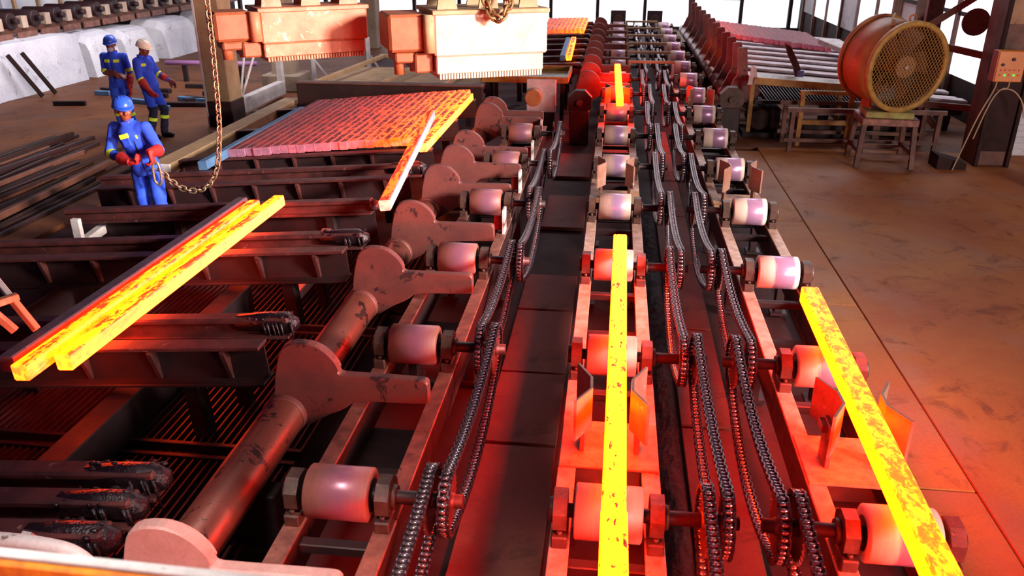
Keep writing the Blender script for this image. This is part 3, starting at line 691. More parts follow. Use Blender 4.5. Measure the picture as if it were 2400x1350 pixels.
# row of whitewashed foundation blocks under an old roller track
spots = [(-14.2, 17.9, 5.0, 1.22, 'large flat whitewashed block behind the leaning bars'), (-14.15, 21.35, 1.3, 1.12, 'half soiled block behind the worker with the mask'), (-14.1, 23.0, 1.5, 1.05, 'stained round topped block behind the white helmet'), (-14.0, 25.3, 2.0, 1.1, 'bright round topped block beside the big left column'), (-14.0, 28.5, 2.2, 1.1, 'farthest whitewashed block beyond the big left column')]
for i, (x, yy, L, h, lab) in enumerate(spots):
    pts = [(-.6, 0), (.62, 0), (.52, h*.72)]+([(.45, h*.9), (.25, h*.98)] if i else [(.48, h*.97)])+[(0, h), (-.6, h)]
    b = MB(); n = 8; rings = []
    for k in range(n+1):
        u = -L/2+L*k/n; s = 1.-(.0 if 0 < k < n else .05)
        if i and k in (0, n): s = .82
        rings.append([(p[0]+random.uniform(-.012, .012), u, p[1]*s+random.uniform(-.01, .01)) for p in pts])
    b.ring(rings, sm=False)
    tag(b.build('foundation_block', 'wash', None, (x, yy, 0)), lab, 'block', 'whitewashed foundation blocks')
t = thing('roller_track', 'old roller track with dark rolls on top of the whitewashed blocks', 'roller track', (-14.6, 22, 1.26))
MB().box((.28, 0, .1), (.14, 18, .14), None, .01).build('track_beam', 'brown', t); MB().box((-.5, 0, .1), (.14, 18, .14), None, .01).build('track_beam', 'brown', t)
rm = MB().cyl((-.5, 0, .33), (.42, 0, .33), .2, n=18, ch=.02).cyl((.42, 0, .33), (.58, 0, .33), .07, n=10).mesh('roll', 'frame')
hm = MB().box((.3, 0, .28), (.16, .2, .28), None, .01).mesh('bearing_stand', 'magpale')
pm_ = MB().box((.5, 0, .02), (.06, .72, .16), None, .01).mesh('cover_panel', 'beam')
for k in range(20): obj('roll', rm, t, (0, -8.5+k*.88, 0)); obj('bearing_stand', hm, t, (.05, -8.06+k*.88, 0)); obj('cover_panel', pm_, t, (.02, -8.2+k*.88, -.02))
t = thing('track_railing', 'row of pale upright posts behind the old roller track', 'railing', (-15.5, 22, 1.2))
for k in range(11): MB().box((0, -2.2+k*.95, .8), (.09, .09, 1.6), None, .01).build('post', 'tan', t)
MB().box((0, 2.5, .1), (.3, 18, .25), None, .01).build('kerb', 'tan', t)
MB().box((0, 2.5, -.6), (.3, 18, 1.2)).build('base_wall', 'dbrown', t)
t = thing('sheet_stack', 'stack of pale blue sheets in the far left corner', 'sheet stack', (-16.4, 20.5, 0))
for k in range(6): MB().box((random.uniform(-.1, .1), (k % 3)*1.35-2.0, 1.40+.16*(k//3)), (1.0, 1.25, .12), None, .01).build('sheet', 'bluesheet', t)
MB().box((0, -1, .66), (1.2, 5, 1.32), None, .02).build('pallet_base', 'dbrown', t)
for i, (x, yy) in enumerate(((-13.30, 17.9), (-13.24, 18.3))):
    b = MB().bar((0, 0, 0), (-.30, -.45, .98), .07, .09, .008); b.build
    tag(b.build('leaning_bar', 'dbrown', None, (x+.12, yy, .02)), 'dark steel bar leaning on the whitewashed block, %s one' % ('outer', 'inner')[i], 'bar', 'bars leaning on the white block')
t = thing('pipe_stand', 'violet painted pipe lying across low stands near the big left column', 'pipe', (-10.6, 20.3, 0))
MB().cyl((-.75, 0, .48), (1.6, .2, .46), .06, n=14).build('pipe', plain('violet_pipe', '9a6a98', .5), t)
for x in (-.3, 1.2): MB().box((x, .08, .2), (.1, .1, .42)).build('stand', 'dark', t)
t = thing('valve_block', 'grey valve block with flanges beside the big left column', 'machine', (-11.0, 22.8, 0))
for k in range(4): MB().box((0, k*.02, .11+k*.25), (.55-.05*k, .5, .22), None, .02).build('valve_body', 'bearing' if k % 2 else 'dark', t)
for k in range(4): MB().cyl((.1, -.3, .11+k*.25), (.1, -.24, .11+k*.25), .07, n=12).build('flange', 'bluesheet' if k == 1 else 'bearing', t)
struct(MB().box((-16.9, 30, 1.2), (.2, 16, 2.4)).build('trim_2', 'wash'))
# bars and offcuts on the left floor
random.seed(21)
for k in range(22):
    L = random.uniform(2.6, 4.4); x = -7.55-k*.125+random.uniform(-.05, .05); yy = 8.3+.07*k+random.uniform(-.3, .3)+L/2; a = random.uniform(-.10, .06)+.02
    w = random.choice((.05, .06, .07, .09)); z = .005+w/2+(.065 if k % 4 == 3 else 0)
    tag(MB().box((0, 0, 0), (w, L, w), None, .008).build('floor_bar', random.choice(('dbrown', 'frame', 'brown')), None, (x, yy, z), (0, 0, a)),
        'dark steel bar in the heap on the left floor, %s from the worker side' % ORD[k], 'bar', 'bar heap on the left floor')
for k in range(14):
    x, yy = random.uniform(-12.4, -8.9), random.uniform(16.6, 19.5)
    tag(MB().box((0, 0, .05), (random.uniform(.25, 1.4), random.uniform(.08, .14), .1), None, .01).build('offcut', 'coldblue' if k % 4 == 0 else 'dark', None, (x, yy, 0), (0, 0, random.uniform(-.5, .5))),
        '%s steel offcut strewn on the floor behind the standing workers, %s' % ('pale blue' if k % 4 == 0 else 'dark', ('%s from the wall' % ORD[k])), 'offcut', '%s offcuts behind the workers' % ('blue' if k % 4 == 0 else 'dark'))
random.seed(5)

# ================================================================ LIFTING MAGNETS
def magnet(name_label, corner, ang, L, H, D, side, top, endc, loc_extra):
    t = thing('lifting_magnet', name_label, 'magnet', corner, (0, 0, ang), 'lifting magnets hanging from the crane')
    # local: x along the long face, y into the depth, z down from the top; origin at the near top corner
    MB().box((L/2, D/2, -H*.33), (L, D, H*.66), None, .02).build('upper_case', side, t)
    MB().box((L/2, D/2, -.02), (L+.04, D+.04, .05), None, .008).build('lid', top, t)
    MB().box((L/2-.01, D/2, -H*.79), (L-.06, D-.05, H*.27), None, .015).build('lower_case', side, t)
    lm = MB().box((0, 0, 0), (.026, D-.02, H*.085), None, .004).mesh('pole_plate', side); n = int((L-.1)/.034)
    for k in range(n): obj('pole_plate', lm, t, (.06+k*.034, D/2, -H*.955))
    MB().box((-.28, D/2+.02, -H*.32), (.44, D*.8, H*.54), None, .03).build('terminal_box', endc, t)
    MB().cyl((-.05, .05, -H*.05), (-.05, .05, -H*.6), .065, n=14).build('corner_roll', top, t)
    MB().box((-.28, D/2, -H*.68), (.3, D*.6, H*.16), None, .02).build('step_block', endc, t); MB().box((-.1, D/2, -H*.76), (.22, D*.7, H*.3), None, .02).build('step_block', endc, t)
    for x, yy in ((-.36, D*.4), (-.14, D*.62)): MB().cyl((x, yy, -H*.95), (x, yy, -H*.6), .06, n=14).build('pole_shoe', endc, t)
    for x in (L*.14, L*.5, L*.86):
        for yy in (.16, D-.16): MB().prism([(-.12, 0), (.12, 0), (.07, .3), (-.07, .3)], (x-.0, yy-.02, .0), (1, 0, 0), (0, 0, 1), (0, .04, 0)).build('lug', top, t)
    return t
magnet('orange brown lifting magnet with pale stripes, the left one of two', (-4.074, 9.5, 2.705), math.atan2(.76, 1.04), 1.30, .60, .62, 'magorange', 'magorange', 'magdark', 0)
tm = magnet('cream lifting magnet with faded diagonal stripes, the right one of two', (-2.033, 9.5, 2.70), math.atan2(.56, 1.228), 1.36, .76, .86, 'magpale', 'tan', 'magdark', 0)
M['stripe'] = worn('faded_yellow_stripe', 'ecdcb4', 'e0c8a0', None, 6, (.5, .7), 0, .1)
for k in range(4): MB().prism([(0, 0), (.16, 0), (.36, .36), (.2, .36)], (.06+k*.32, -.004, -.46), (1, 0, 0), (0, 0, 1), (0, .006, 0)).build('stripe', 'stripe', tm)
# chain helper: real oval links
def oval_link(L, w, r, n=7):
    b = MB(); P = []; s = L/2-w/2
    for k in range(7): a = -PI/2+PI*k/6; P.append((s+w/2*math.cos(a), w/2*math.sin(a), 0))
    for k in range(7): a = PI/2+PI*k/6; P.append((-s+w/2*math.cos(a), w/2*math.sin(a), 0))
    return b.tube([Vector((p[0], p[1], p[2])) for p in P], r, n, closed=True)
def chain_along(t, path, pitch, L, w, r, mt):
    P = [Vector(p) for p in path]; S = [0.]
    for a, c in zip(P, P[1:]): S.append(S[-1]+(c-a).length)
    n = int(S[-1]/pitch); me = oval_link(L, w, r).mesh('link', mt); i = 0; pts = []
    for k in range(n+1):
        s = min(k*pitch, S[-1]-1e-6)
        while S[i+1] < s: i += 1
        pts.append(P[i].lerp(P[i+1], (s-S[i])/(S[i+1]-S[i])))
    for k in range(n):
        a, c = pts[k], pts[k+1]; d = (c-a).normalized(); q = d.to_track_quat('X', 'Z') @ Euler((PI/2*(k % 2)+.4, 0, 0)).to_quaternion()
        o = obj('link', me, t, (a+c)/2); o.rotation_mode = 'QUATERNION'; o.rotation_quaternion = q
def smooth(P, it=3):
    P = [Vector(p) for p in P]
    for _ in range(it):
        Q = [P[0]]
        for a, c in zip(P, P[1:]): Q += [a.lerp(c, .25), a.lerp(c, .75)]
        Q.append(P[-1]); P = Q
    return P
# sling hanging over the right magnet
t = thing('sling_chain', 'rusty sling chain drooping over the top edge of the cream magnet', 'chain', (-1.35, 9.75, 2.7))
chain_along(t, smooth([(-.22, 0, 1.0), (-.16, -.03, .3), (-.1, -.09, .02), (.02, -.16, -.12), (.12, -.1, -.03), (.16, .02, .2), (.18, .05, 1.0)]), .085, .125, .085, .017, 'sling')
for i, (x, yy) in enumerate(((-3.3, 10.3), (-1.25, 10.2))):
    t = thing('lifting_beam', 'tan hanger beam holding the %s magnet from above' % ('orange brown', 'cream')[i], 'hanger', (x, yy, 2.95), (0, 0, .6), 'hanger beams over the magnets')
    MB().box((0, 0, .18), (1.5, .22, .2), None, .015).build('spreader', 'tan', t)
    for s in (-.6, .6): MB().box((s, 0, .02), (.16, .12, .30), None, .01).build('hanger_plate', 'tan', t)
    MB().cyl((0, 0, .2), (0, 0, 2.6), .04, n=10).build('hoist_rope', 'dark', t)
# hand chain from the crane to the first worker
t = thing('hand_chain', 'pale hanging chain looping down to the gloves of the nearest worker', 'chain', (-4.4, 8.75, 0))
chain_along(t, smooth([(.06, 0, 4.6), (.10, 0, 2.85), (.04, 0, 1.6), (.0, 0, 1.34), (-.06, 0, 1.02), (-.2, .0, .80), (-.42, .0, .72), (-.62, .0, .80), (-.76, .0, .96), (-.86, -.02, 1.07)]), .062, .088, .056, .0095, 'brass')
h = MB().tube(smooth([(-.84, -.04, .86), (-.80, -.04, .80), (-.75, -.04, .84), (-.75, -.04, 1.04), (-.79, -.04, 1.10), (-.84, -.04, 1.04), (-.84, -.04, .86)], 2), .014, 8); h.build('shackle', 'brass', t)

# ================================================================ RIGHT SIDE: FAN, COLUMN, BENCHES
FX, FY, FZ = 4.49, 13.62, 1.60
ax = Vector((.34, -.94, -.06)).normalized(); RM = ax.to_track_quat('-Y', 'Z').to_euler()
t = thing('drum_fan', 'large rusty orange drum fan with wire mesh guard on a stool', 'fan', (FX, FY, FZ), RM)
R_ = .66; M['fanmesh'] = plain('dusty_guard_wire', '9a7434', .6)
b = MB(); n = 48
def shell(y0, y1, r0, r1, th=.012):
    P = [(y0, r0), (y1, r1), (y1, r1-th), (y0, r0-th)]
    return [[(r*math.cos(2*PI*k/n), yy, r*math.sin(2*PI*k/n)) for k in range(n)] for yy, r in P]
MB().ring(shell(.02, .78, R_-.01, R_-.01), closed=True).build('casing', 'fanorange', t)
MB().ring(shell(-.03, .05, R_+.035, R_+.035, .075), closed=True).build('front_rim', 'fanrim', t)
MB().ring(shell(.74, .80, R_+.03, R_+.03, .05), closed=True).build('rear_rim', 'fanorange', t)
wm = MB(); st = .048; k = -R_
while k < R_:
    h = math.sqrt(max(R_*R_-k*k, 0))
    for sgn in (1, -1):
        c_, s_ = math.cos(.62*sgn), math.sin(.62*sgn)
        a = Vector((k*c_+h*s_, 0, -k*s_*1+h*c_)); c = Vector((k*c_-h*s_, 0, -k*s_-h*c_)); wm.tube([a, c],   .0048, 4, sm=False, caps=False)
    k += st
wm.build('mesh_guard', 'fanmesh', t)['kind'] = 'stuff'
wm.xf(Matrix.Translation((0, .77, 0))).build('rear_mesh_guard', 'dbrown', t)['kind'] = 'stuff'
MB().ring(shell(.06, .76, R_-.03, R_-.03, .008), closed=True).build('dark_shade_lining', 'dbrown', t); MB().cyl((0, .70, 0), (0, .73, 0), .46, n=32).build('dark_backing_disc', 'dark', t)  # dark lining and disc added to stand in for shade inside the drum
for k in range(6):
    a = 2*PI*k/6; bl = MB(); rings = []
    for i in range(5):
        r = .14+.12*i; tw = .9-.12*i; w = .11+.02*i
        cx = Vector((math.cos(a)*r, .36, math.sin(a)*r)); tg = Vector((-math.sin(a), 0, math.cos(a)))
        dv = tg*math.cos(tw)+Vector((0, 1, 0))*math.sin(tw); nv = tg*-math.sin(tw)+Vector((0, 1, 0))*math.cos(tw)
        rings.append([cx+dv*w, cx+nv*.01, cx-dv*w, cx-nv*.01])
    bl.ring(rings, sm=False).build('blade', 'brown', t)
MB().cyl((0, .2, 0), (0, .5, 0), .15, n=24, ch=.01).build('hub', 'fanrim', t); MB().cyl((0, .03, 0), (0, .12, 0), .17, n=28, ch=.01).build('hub_plate', 'tan', t); MB().box((0, .02, 0), (.06, .03, .06), Matrix.Rotation(.78, 3, 'Y')).build('hub_bolt', 'white', t)
MB().cyl((0, .5, 0), (0, .74, 0), .2, n=20).build('motor', 'brown', t)
for a in (0, PI/2, PI, 3*PI/2): MB().bar((.15*math.cos(a), .6, .15*math.sin(a)), ((R_-.02)*math.cos(a), .6, (R_-.02)*math.sin(a)), .03, .05).build('motor_strut', 'brown', t)
MB().tube(smooth([(-.04, .12, R_), (-.06, .12, R_+.1), (.06, .12, R_+.1), (.04, .12, R_)], 2), .014, 8).build('lifting_eye', 'fanorange', t)
MB().tube([(-.30, .16, R_*.9), (-.14, .40, R_+.02), (.0, .55, R_+.06)], .018, 8).build('carry_handle', 'fanrim', t)
for s in (-.3, .3): MB().prism([(-.13, 0), (.13, 0), (.08, .16), (-.08, .16)], (s-.02, .4, -R_-.03), (0, 1, 0), (0, 0, 1), (.04, 0, 0)).build('foot_bracket', 'fanorange', t)
t = thing('fan_stool', 'rusty square steel stool carrying the drum fan', 'stool', (4.42, 14.0, 0), (0, 0, -.06))
MB().box((0, 0, .74), (.86, .74, .12), None, .012).build('stool_top', 'beam', t)
for sx in (-1, 1):
    for sy in (-1, 1): MB().bar((sx*.38, sy*.32, .70), (sx*.42, sy*.38, 0), .08, .08, .006).build('leg', 'brown', t)
for sy in (-1, 1): MB().box((0, sy*.36, .2), (.76, .05, .07)).build('stretcher', 'brown', t)
for sx in (-1, 1): MB().box((sx*.40, 0, .26), (.05, .70, .07)).build('stretcher', 'brown', t)
tag(MB().box((0, 0, .052), (.72, .6, .10), None, .012).build('packing_board', 'green', None, (4.40, 13.95, .80), (0, 0, -.1)), 'lime stained packing board between the drum fan and its stool', 'board')
# low angle frame behind the fan stool
t = thing('angle_frame_rack', 'low brown angle frame rack behind the fan stool', 'rack', (5.0, 15.0, 0))
for x in (-1.9, -.7, .5):
    for yy in (-.35, .35): MB().box((x, yy, .36), (.07, .07, .72)).build('leg', 'brown', t)
for yy in (-.35, .35):
    MB().box((-.7, yy, .72), (2.6, .06, .07)).build('rail', 'brown', t); MB().box((-.7, yy, .2), (2.6, .05, .06)).build('rail', 'brown', t)
# yellow bench with drip tray
t = thing('tray_bench', 'yellow painted angle bench with oily sloping tray on the right bed side', 'bench', (3.3, 15.3, 0))
for x, yy, h in ((.02, -.2, .95), (.85, -.2, .95), (-.75, .5, 1.05), (.85, .6, .95)): MB().box((x, yy, h/2), (.08, .08, h), None, .006).build('leg', 'gold', t)
MB().box((.42, -.2, .94), (.9, .07, .07), None, .006).build('rail', 'gold', t); MB().box((.6, -.2, .42), (1.2, .06, .08), None, .006).build('rail', 'gold', t)
MB().box((.05, .6, 1.0), (1.7, 1.0, .03), Matrix.Rotation(.06, 3, 'Y'), .006).build('tray_floor', 'oil', t); MB().box((.05, .1, 1.03), (1.7, .04, .12), Matrix.Rotation(.06, 3, 'Y')).build('tray_rim', 'gold', t)
MB().prism([(0, 0), (.18, .02), (.12, .3), (.04, .34)], (-.9, .12, 1.0), (1, 0, 0), (0, 0, 1), (0, .03, 0)).build('bent_end_plate', 'white', t)
t = thing('pump_unit', 'dark red gear motor under the tray bench', 'machine', (2.75, 15.8, 0))
MB().cyl((0, 0, .3), (0, .6, .3), .2, n=20, ch=.02).build('motor', 'dbrown', t); MB().box((.25, .3, .3), (.26, .5, .44), None, .03).build('gear_case', 'dbrown', t); MB().box((.1, .3, .04), (.8, .8, .08)).build('base', 'dark', t)
t = thing('spill_pan', 'dark square pan on the floor under the angle bench', 'pan', (4.0, 15.55, 0)); MB().box((0, 0, .16), (1.0, .05, .32)).box((0, .6, .02), (1.0, 1.2, .03)).box((-.5, .6, .16), (.04, 1.2, .32)).box((.5, .6, .16), (.04, 1.2, .32)).build('pan_shell', 'dark', t)
t = thing('slat_rack', 'sloping rack of thin slats along the front of the right bed', 'rack', (4.0, 16.3, 0))
sm_ = MB().box((0, 0, 0), (.018, .6, .05)).mesh('slat', 'grate')
for k in range(44): obj('slat', sm_, t, (-1.2+k*.057, 0, .72), (.35, 0, .3))
MB().box((0, .3, .86), (2.7, .06, .07)).build('rail', 'beam', t); MB().box((0, -.3, .6), (2.7, .06, .07)).build('rail', 'frame', t)
for x in (-1.2, 0, 1.2): MB().box((x, 0, .3), (.08, .5, .6)).build('leg', 'dark', t)
tag(MB().box((0, 0, .5), (1.1, .3, .06), None, .01).build('pale_plank', 'white', None, (3.95, 15.75, -.02), (0, 0, .08)), 'pale plank resting on the angle bench rail', 'plank')
# right cooling bed skids
for i in range(11):
    yy = 16.9+i*.98
    t = thing('right_skid', 'whitish skid rail of the right cooling bed, %s from the near end' % ORD[i], 'rail', (2.55, yy, zbr(2.55)), (0, TL, 0), 'skids of the right cooling bed')
    MB().box((2.1, 0, -.03), (4.2, .30, .06), None, .012).build('rail_cap', 'far', t); MB().box((2.1, 0, -.18), (4.2, .06, .26)).build('rail_web', 'dbrown', t)
    MB().box((2.1, .42, -.06), (4.2, .16, .06), None, .012).build('rail_cap', 'beam' if i % 3 else 'far', t)
    for x in (.4, 2.1, 3.9): MB().box((x, .1, -.55), (.1, .6, .5)).build('leg', 'dark', t)
t = thing('bed_lever', 'dark curved pusher lever standing up on the right cooling bed', 'lever', (3.45, 17.2, .82)); MB().prism([(0, 0), (.13, .02), (.02, .32), (-.16, .62), (-.30, .72), (-.22, .5), (-.08, .25)], (.15, 0, 0), (1, 0, 0), (0, 0, 1), (0, .09, 0)).build('lever_plate', 'bearing', t); MB().box((.22, -.02, .09), (.12, .03, .2), None, .006).build('lever_foot', 'bluesheet', t)
tag(MB().box((0, 0, 0), (.5, 2.2, .12), None, .01).build('ramp_plank', 'white', None, (5.75, 21.6, .86), (.1, 0, .35)), 'pale plank sloping off the end of the pink billet pack', 'plank')
# right column with enclosure and braces
struct(MB().box((0, 0, 3.2), (.52, .6, 6.4), None, .015).build('column_4', 'brown', None, (6.18, 14.3, 0)))
o = bpy.data.objects['column_4']
MB().box((.03, -.31, 2.75), (.48, .02, 1.05), None, .004).build('clad_panel', 'tan', o); MB().box((-.24, -.33, 3.2), (.06, .06, 6.4), None, .006).box((.24, -.33, 3.2), (.06, .06, 6.4), None, .006).build('flange_edge', 'dbrown', o)
MB().box((0, -.31, .9), (.40, .02, 1.3), None, .004).build('lower_panel', 'dbrown', o)
struct(MB().box((0, 0, 3.2), (.28, .36, 6.4), None, .012).build('column_5', 'brown', None, (5.72, 16.6, 0)))
t = thing('control_box', 'orange control box with red side and pilot lamps on the right column', 'control box', (5.98, 13.62, 1.42))
MB().box((0, .1, .22), (.40, .22, .46), None, .012).build('enclosure', 'orangebox', t); MB().box((-.205, .1, .22), (.012, .2, .45)).build('side_cover', 'redbox', t); MB().box((.0, .3, .22), (.3, .2, .3)).build('wall_bracket', 'dark', t)
for r in range(2):
    for k in range(5): MB().cyl((-.13+k*.065, -.005, .17-.075*r), (-.13+k*.065, -.022, .17-.075*r), .015, n=10).build('pilot_lamp' if r else 'push_button', ('lampgreen' if r and k in (1, 3) else 'lampred'), t)
MB().cyl((-.12, -.005, .25), (-.12, -.03, .25), .022, n=12).build('selector_switch', 'black', t); MB().cyl((.02, -.005, .33), (.02, -.035, .33), .025, n=12).build('selector_switch', 'black', t)
for i, P in enumerate(([(-.1, .1, 0), (-.12, .08, -.15), (-.3, .0, -.5), (-.42, 0, -1.0), (-.5, .05, -1.42)], [(.08, .1, 0), (.06, .05, -.12), (-.06, 0, -.1), (-.18, 0, -.3), (-.3, .02, -.9)], [(-.1, .05, -.14), (.1, .0, -.1), (.3, 0, -.3), (.36, 0, -.55)])): MB().tube(smooth(P), .011, 6).build('cable', 'cable', t)
t = thing('wall_brace', 'brown bolted wind brace between the right columns', 'brace', (5.6, 15.6, 0))
for a, c in (((-.9, 0, 1.55), (.7, -.6, 2.9)), ((-.9, 0, 1.9), (.6, -.9, 1.62)), ((-.75, .1, 1.4), (.1, -.3, .35)), ((-.9, .1, .74), (.6, -.6, .74))): MB().bar(a, c, .07, .11, .006).build('brace_bar', 'brown', t)
MB().cyl((.32, -.5, 2.15), (.32, -.53, 2.15), .22, n=24).build('gusset_disc', 'brown', t)
for x in (-.75, -.35): MB().box((x, .2, 1.6), (.12, .12, 3.2)).build('post', 'brown', t)
t = thing('cable_drum_unit', 'small machine with yellow tag and light blue hose behind the fan', 'machine', (5.1, 15.9, 0))
MB().box((.2, .3, .6), (.9, .5, 1.2), None, .03).build('cabinet', 'dark', t); MB().box((.1, -.02, .86), (.1, .05, .12)).build('yellow_tag', plain('yellow_tag_paint', 'e0c020', .5), t); MB().tube(smooth([(.1, -.05, 1.1), (.25, -.1, .8), (.5, -.1, .72), (.6, -.1, .55)]), .03, 8).build('hose', 'bluesheet', t)
MB().cyl((.25, .2, 1.2), (.25, .2, 1.75), .2, n=20, ch=.02).build('tank', 'white', t)
struct(MB().box((7.15, 24.95, 2.9), (.2, 19.8, 5.8)).build('wall_right', 'dbrown'))
wr = bpy.data.objects['wall_right']
struct(MB().box((6.82, 14.9, 2.9), (.6, .2, 5.8)).build('wall_return', 'wash')); wr = bpy.data.objects['wall_return']
bm_ = MB().box((0, 0, 0), (.285, .03, .095), None, .008).mesh('brick', 'wash')
for r in range(13):
    for k in range(2): obj('brick', bm_, wr, (6.67+k*.30, 14.79+.004*((r+k) % 3), .06+r*.105))
for k in range(10):
    w = bpy.data.objects.new('window_%d' % (30+k), None); COL.objects.link(w); w.location = (7.02, 15.9+1.88*k, 0); struct(w)
    MB().box((0, 0, 3.1), (.04, 1.74, 4.6)).build('pane', 'daylit' if k % 3 else 'daysmear', w); MB().box((-.03, 0, 2.0), (.05, 1.74, .08)).build('glazing_bar', 'dbrown', w); MB().box((-.03, .94, 2.9), (.1, .14, 5.8)).build('window_post', 'brown', w)
t = thing('floor_plate_stack', 'low stack of dark plates at the foot of the right wall', 'plate stack', (6.6, 12.35, 0), (0, 0, .3))
for k in range(3): MB().box((.03*k, 0, .03+.06*k), (.5, .9, .05), None, .006).build('steel_plate', 'dark', t)
t = thing('foot_pedal', 'small dark wedge block on the floor left of the right column', 'block', (5.45, 13.7, 0)); MB().prism([(0, 0), (.45, 0), (.45, .1), (0, .22)], (-.2, 0, 0), (1, 0, 0), (0, 0, 1), (0, .4, 0)).build('wedge', 'dbrown', t)

# ================================================================ FOREGROUND
t = thing('guard_rail', 'yellow painted platform rail with white strip for the highlight on its top edge, close to the viewer', 'railing', (-.9, 1.2, 2.352), (0, 0, -.02))
MB().box((0, -.02, -.16), (1.6, .03, .28), None, .006).build('rail_plate', worn('flaking_yellow_rail_paint', 'f08c18', 'b04c14', 'ffc028', 16, (.4, .6), 0, .4), t); MB().box((-.15, -.014, -.012), (1.0, .022, .016), None, .005).build('top_highlight', 'white', t)  # white strip stands in for the highlight along the rail top
t = thing('water_pipe', 'pale bent cooling water pipe beside the nearest skid', 'pipe', (-2.5, 2.72, .93))
MB().tube(smooth([(-1.3, .05, -.05), (-.35, .0, .0), (-.02, .0, .0), (.2, -.02, -.02), (.3, -.06, -.16), (.33, -.1, -.4), (.34, -.1, -.7)], 3), .035, 14).build('pipe_run', 'white', t)
for x in (-.30, -.36): MB().tube([(x, .0, 0), (x-.03, .0, 0)], .048, 14).build('coupling', 'white', t)
MB().bar((-.2, -.35, -.3), (-.14, .1, -.04), .05, .05).build('pipe_support', 'white', t)
t = thing('tong_hook', 'two pronged steel hook resting on the lying billets', 'hook', (-3.9, 4.85, .94))
MB().bar((-.85, .45, .34), (-.28, .03, .17), .045, .045, .006).build('handle', 'white', t)
MB().bar((-.28, .03, .17), (-.12, .0, -.05), .045, .055, .006).build('prong', 'magorange', t); MB().bar((-.30, -.16, .17), (-.18, -.13, .0), .045, .055, .006).build('prong', 'magorange', t)
MB().bar((-.42, -.19, .165), (-.25, .06, .18), .06, .05, .006).build('yoke', 'magorange', t)
# ================================================================ WORKERS
def bake(b, name, vox, mats, parent, paint=None, smooth_it=4, loc=None):
    o = b.build(name, mats[0], None)
    m = o.modifiers.new('r', 'REMESH'); m.mode = 'VOXEL'; m.voxel_size = vox
    if smooth_it:
        sm = o.modifiers.new('s', 'SMOOTH'); sm.iterations = smooth_it; sm.factor = .5
    dg = bpy.context.evaluated_depsgraph_get(); me = bpy.data.meshes.new_from_object(o.evaluated_get(dg)); me.name = name
    bpy.data.objects.remove(o); me.materials.clear()
    for q in mats: me.materials.append(M[q] if isinstance(q, str) else q)
    for p in me.polygons: p.use_smooth = True; p.material_index = paint(p.center) if paint else 0
    return obj(name, me, parent, loc)
def lerp(a, b, t): return tuple(a[i]+(b[i]-a[i])*t for i in range(3))
def wrinkle(a, c, r0, r1, n=9, amp=.006, ph=0.):
    P = []; R = []
    for i in range(n+1):
        t = i/n; P.append(lerp(a, c, t)); R.append(r0+(r1-r0)*t+amp*math.sin(t*n*2.1+ph)*(.3+t))
    return P, R
def hand(b, w, d, palm, curl, side, grip=1., S=1.22):
    """wrist w, direction d, palm normal, curled fingers; side +1/-1 puts the thumb"""
    d = Vector(d).normalized(); pn = Vector(palm); pn = (pn-d*pn.dot(d)).normalized(); x = d.cross(pn)*side; w = Vector(w)
    o_ = len(b.v)
    b.tube([w-d*.02, w+d*.03, w+d*.07, w+d*.095], [(.030, .024), (.042, .025), (.046, .024), (.040, .018)], 12, up=tuple(pn))
    for i, (o, L, r) in enumerate(((-.033, .072, .0115), (-.011, .082, .012), (.011, .076, .0115), (.033, .060, .0105))):
        p = w+d*.08+x*o; P = [p]; a = 0.
        for s in (.42, .32, .26):
            a += curl*grip; dd = d*math.cos(a)+pn*math.sin(a); P.append(P[-1]+dd*L*s*1.15)
        b.tube(P, [r*1.1, r, r*.95, r*.8], 8, up=tuple(x))
    p = w+d*.03-x*.032; P = [p, p-x*.024+d*.022+pn*.012, p-x*.026+d*.05+pn*.03, p-x*.014+d*.07+pn*.042]
    b.tube(P, [.015, .0145, .013, .010], 8, up=tuple(pn))
    b.v[o_:] = [tuple(w+(Vector(q)-w)*S) for q in b.v[o_:]]
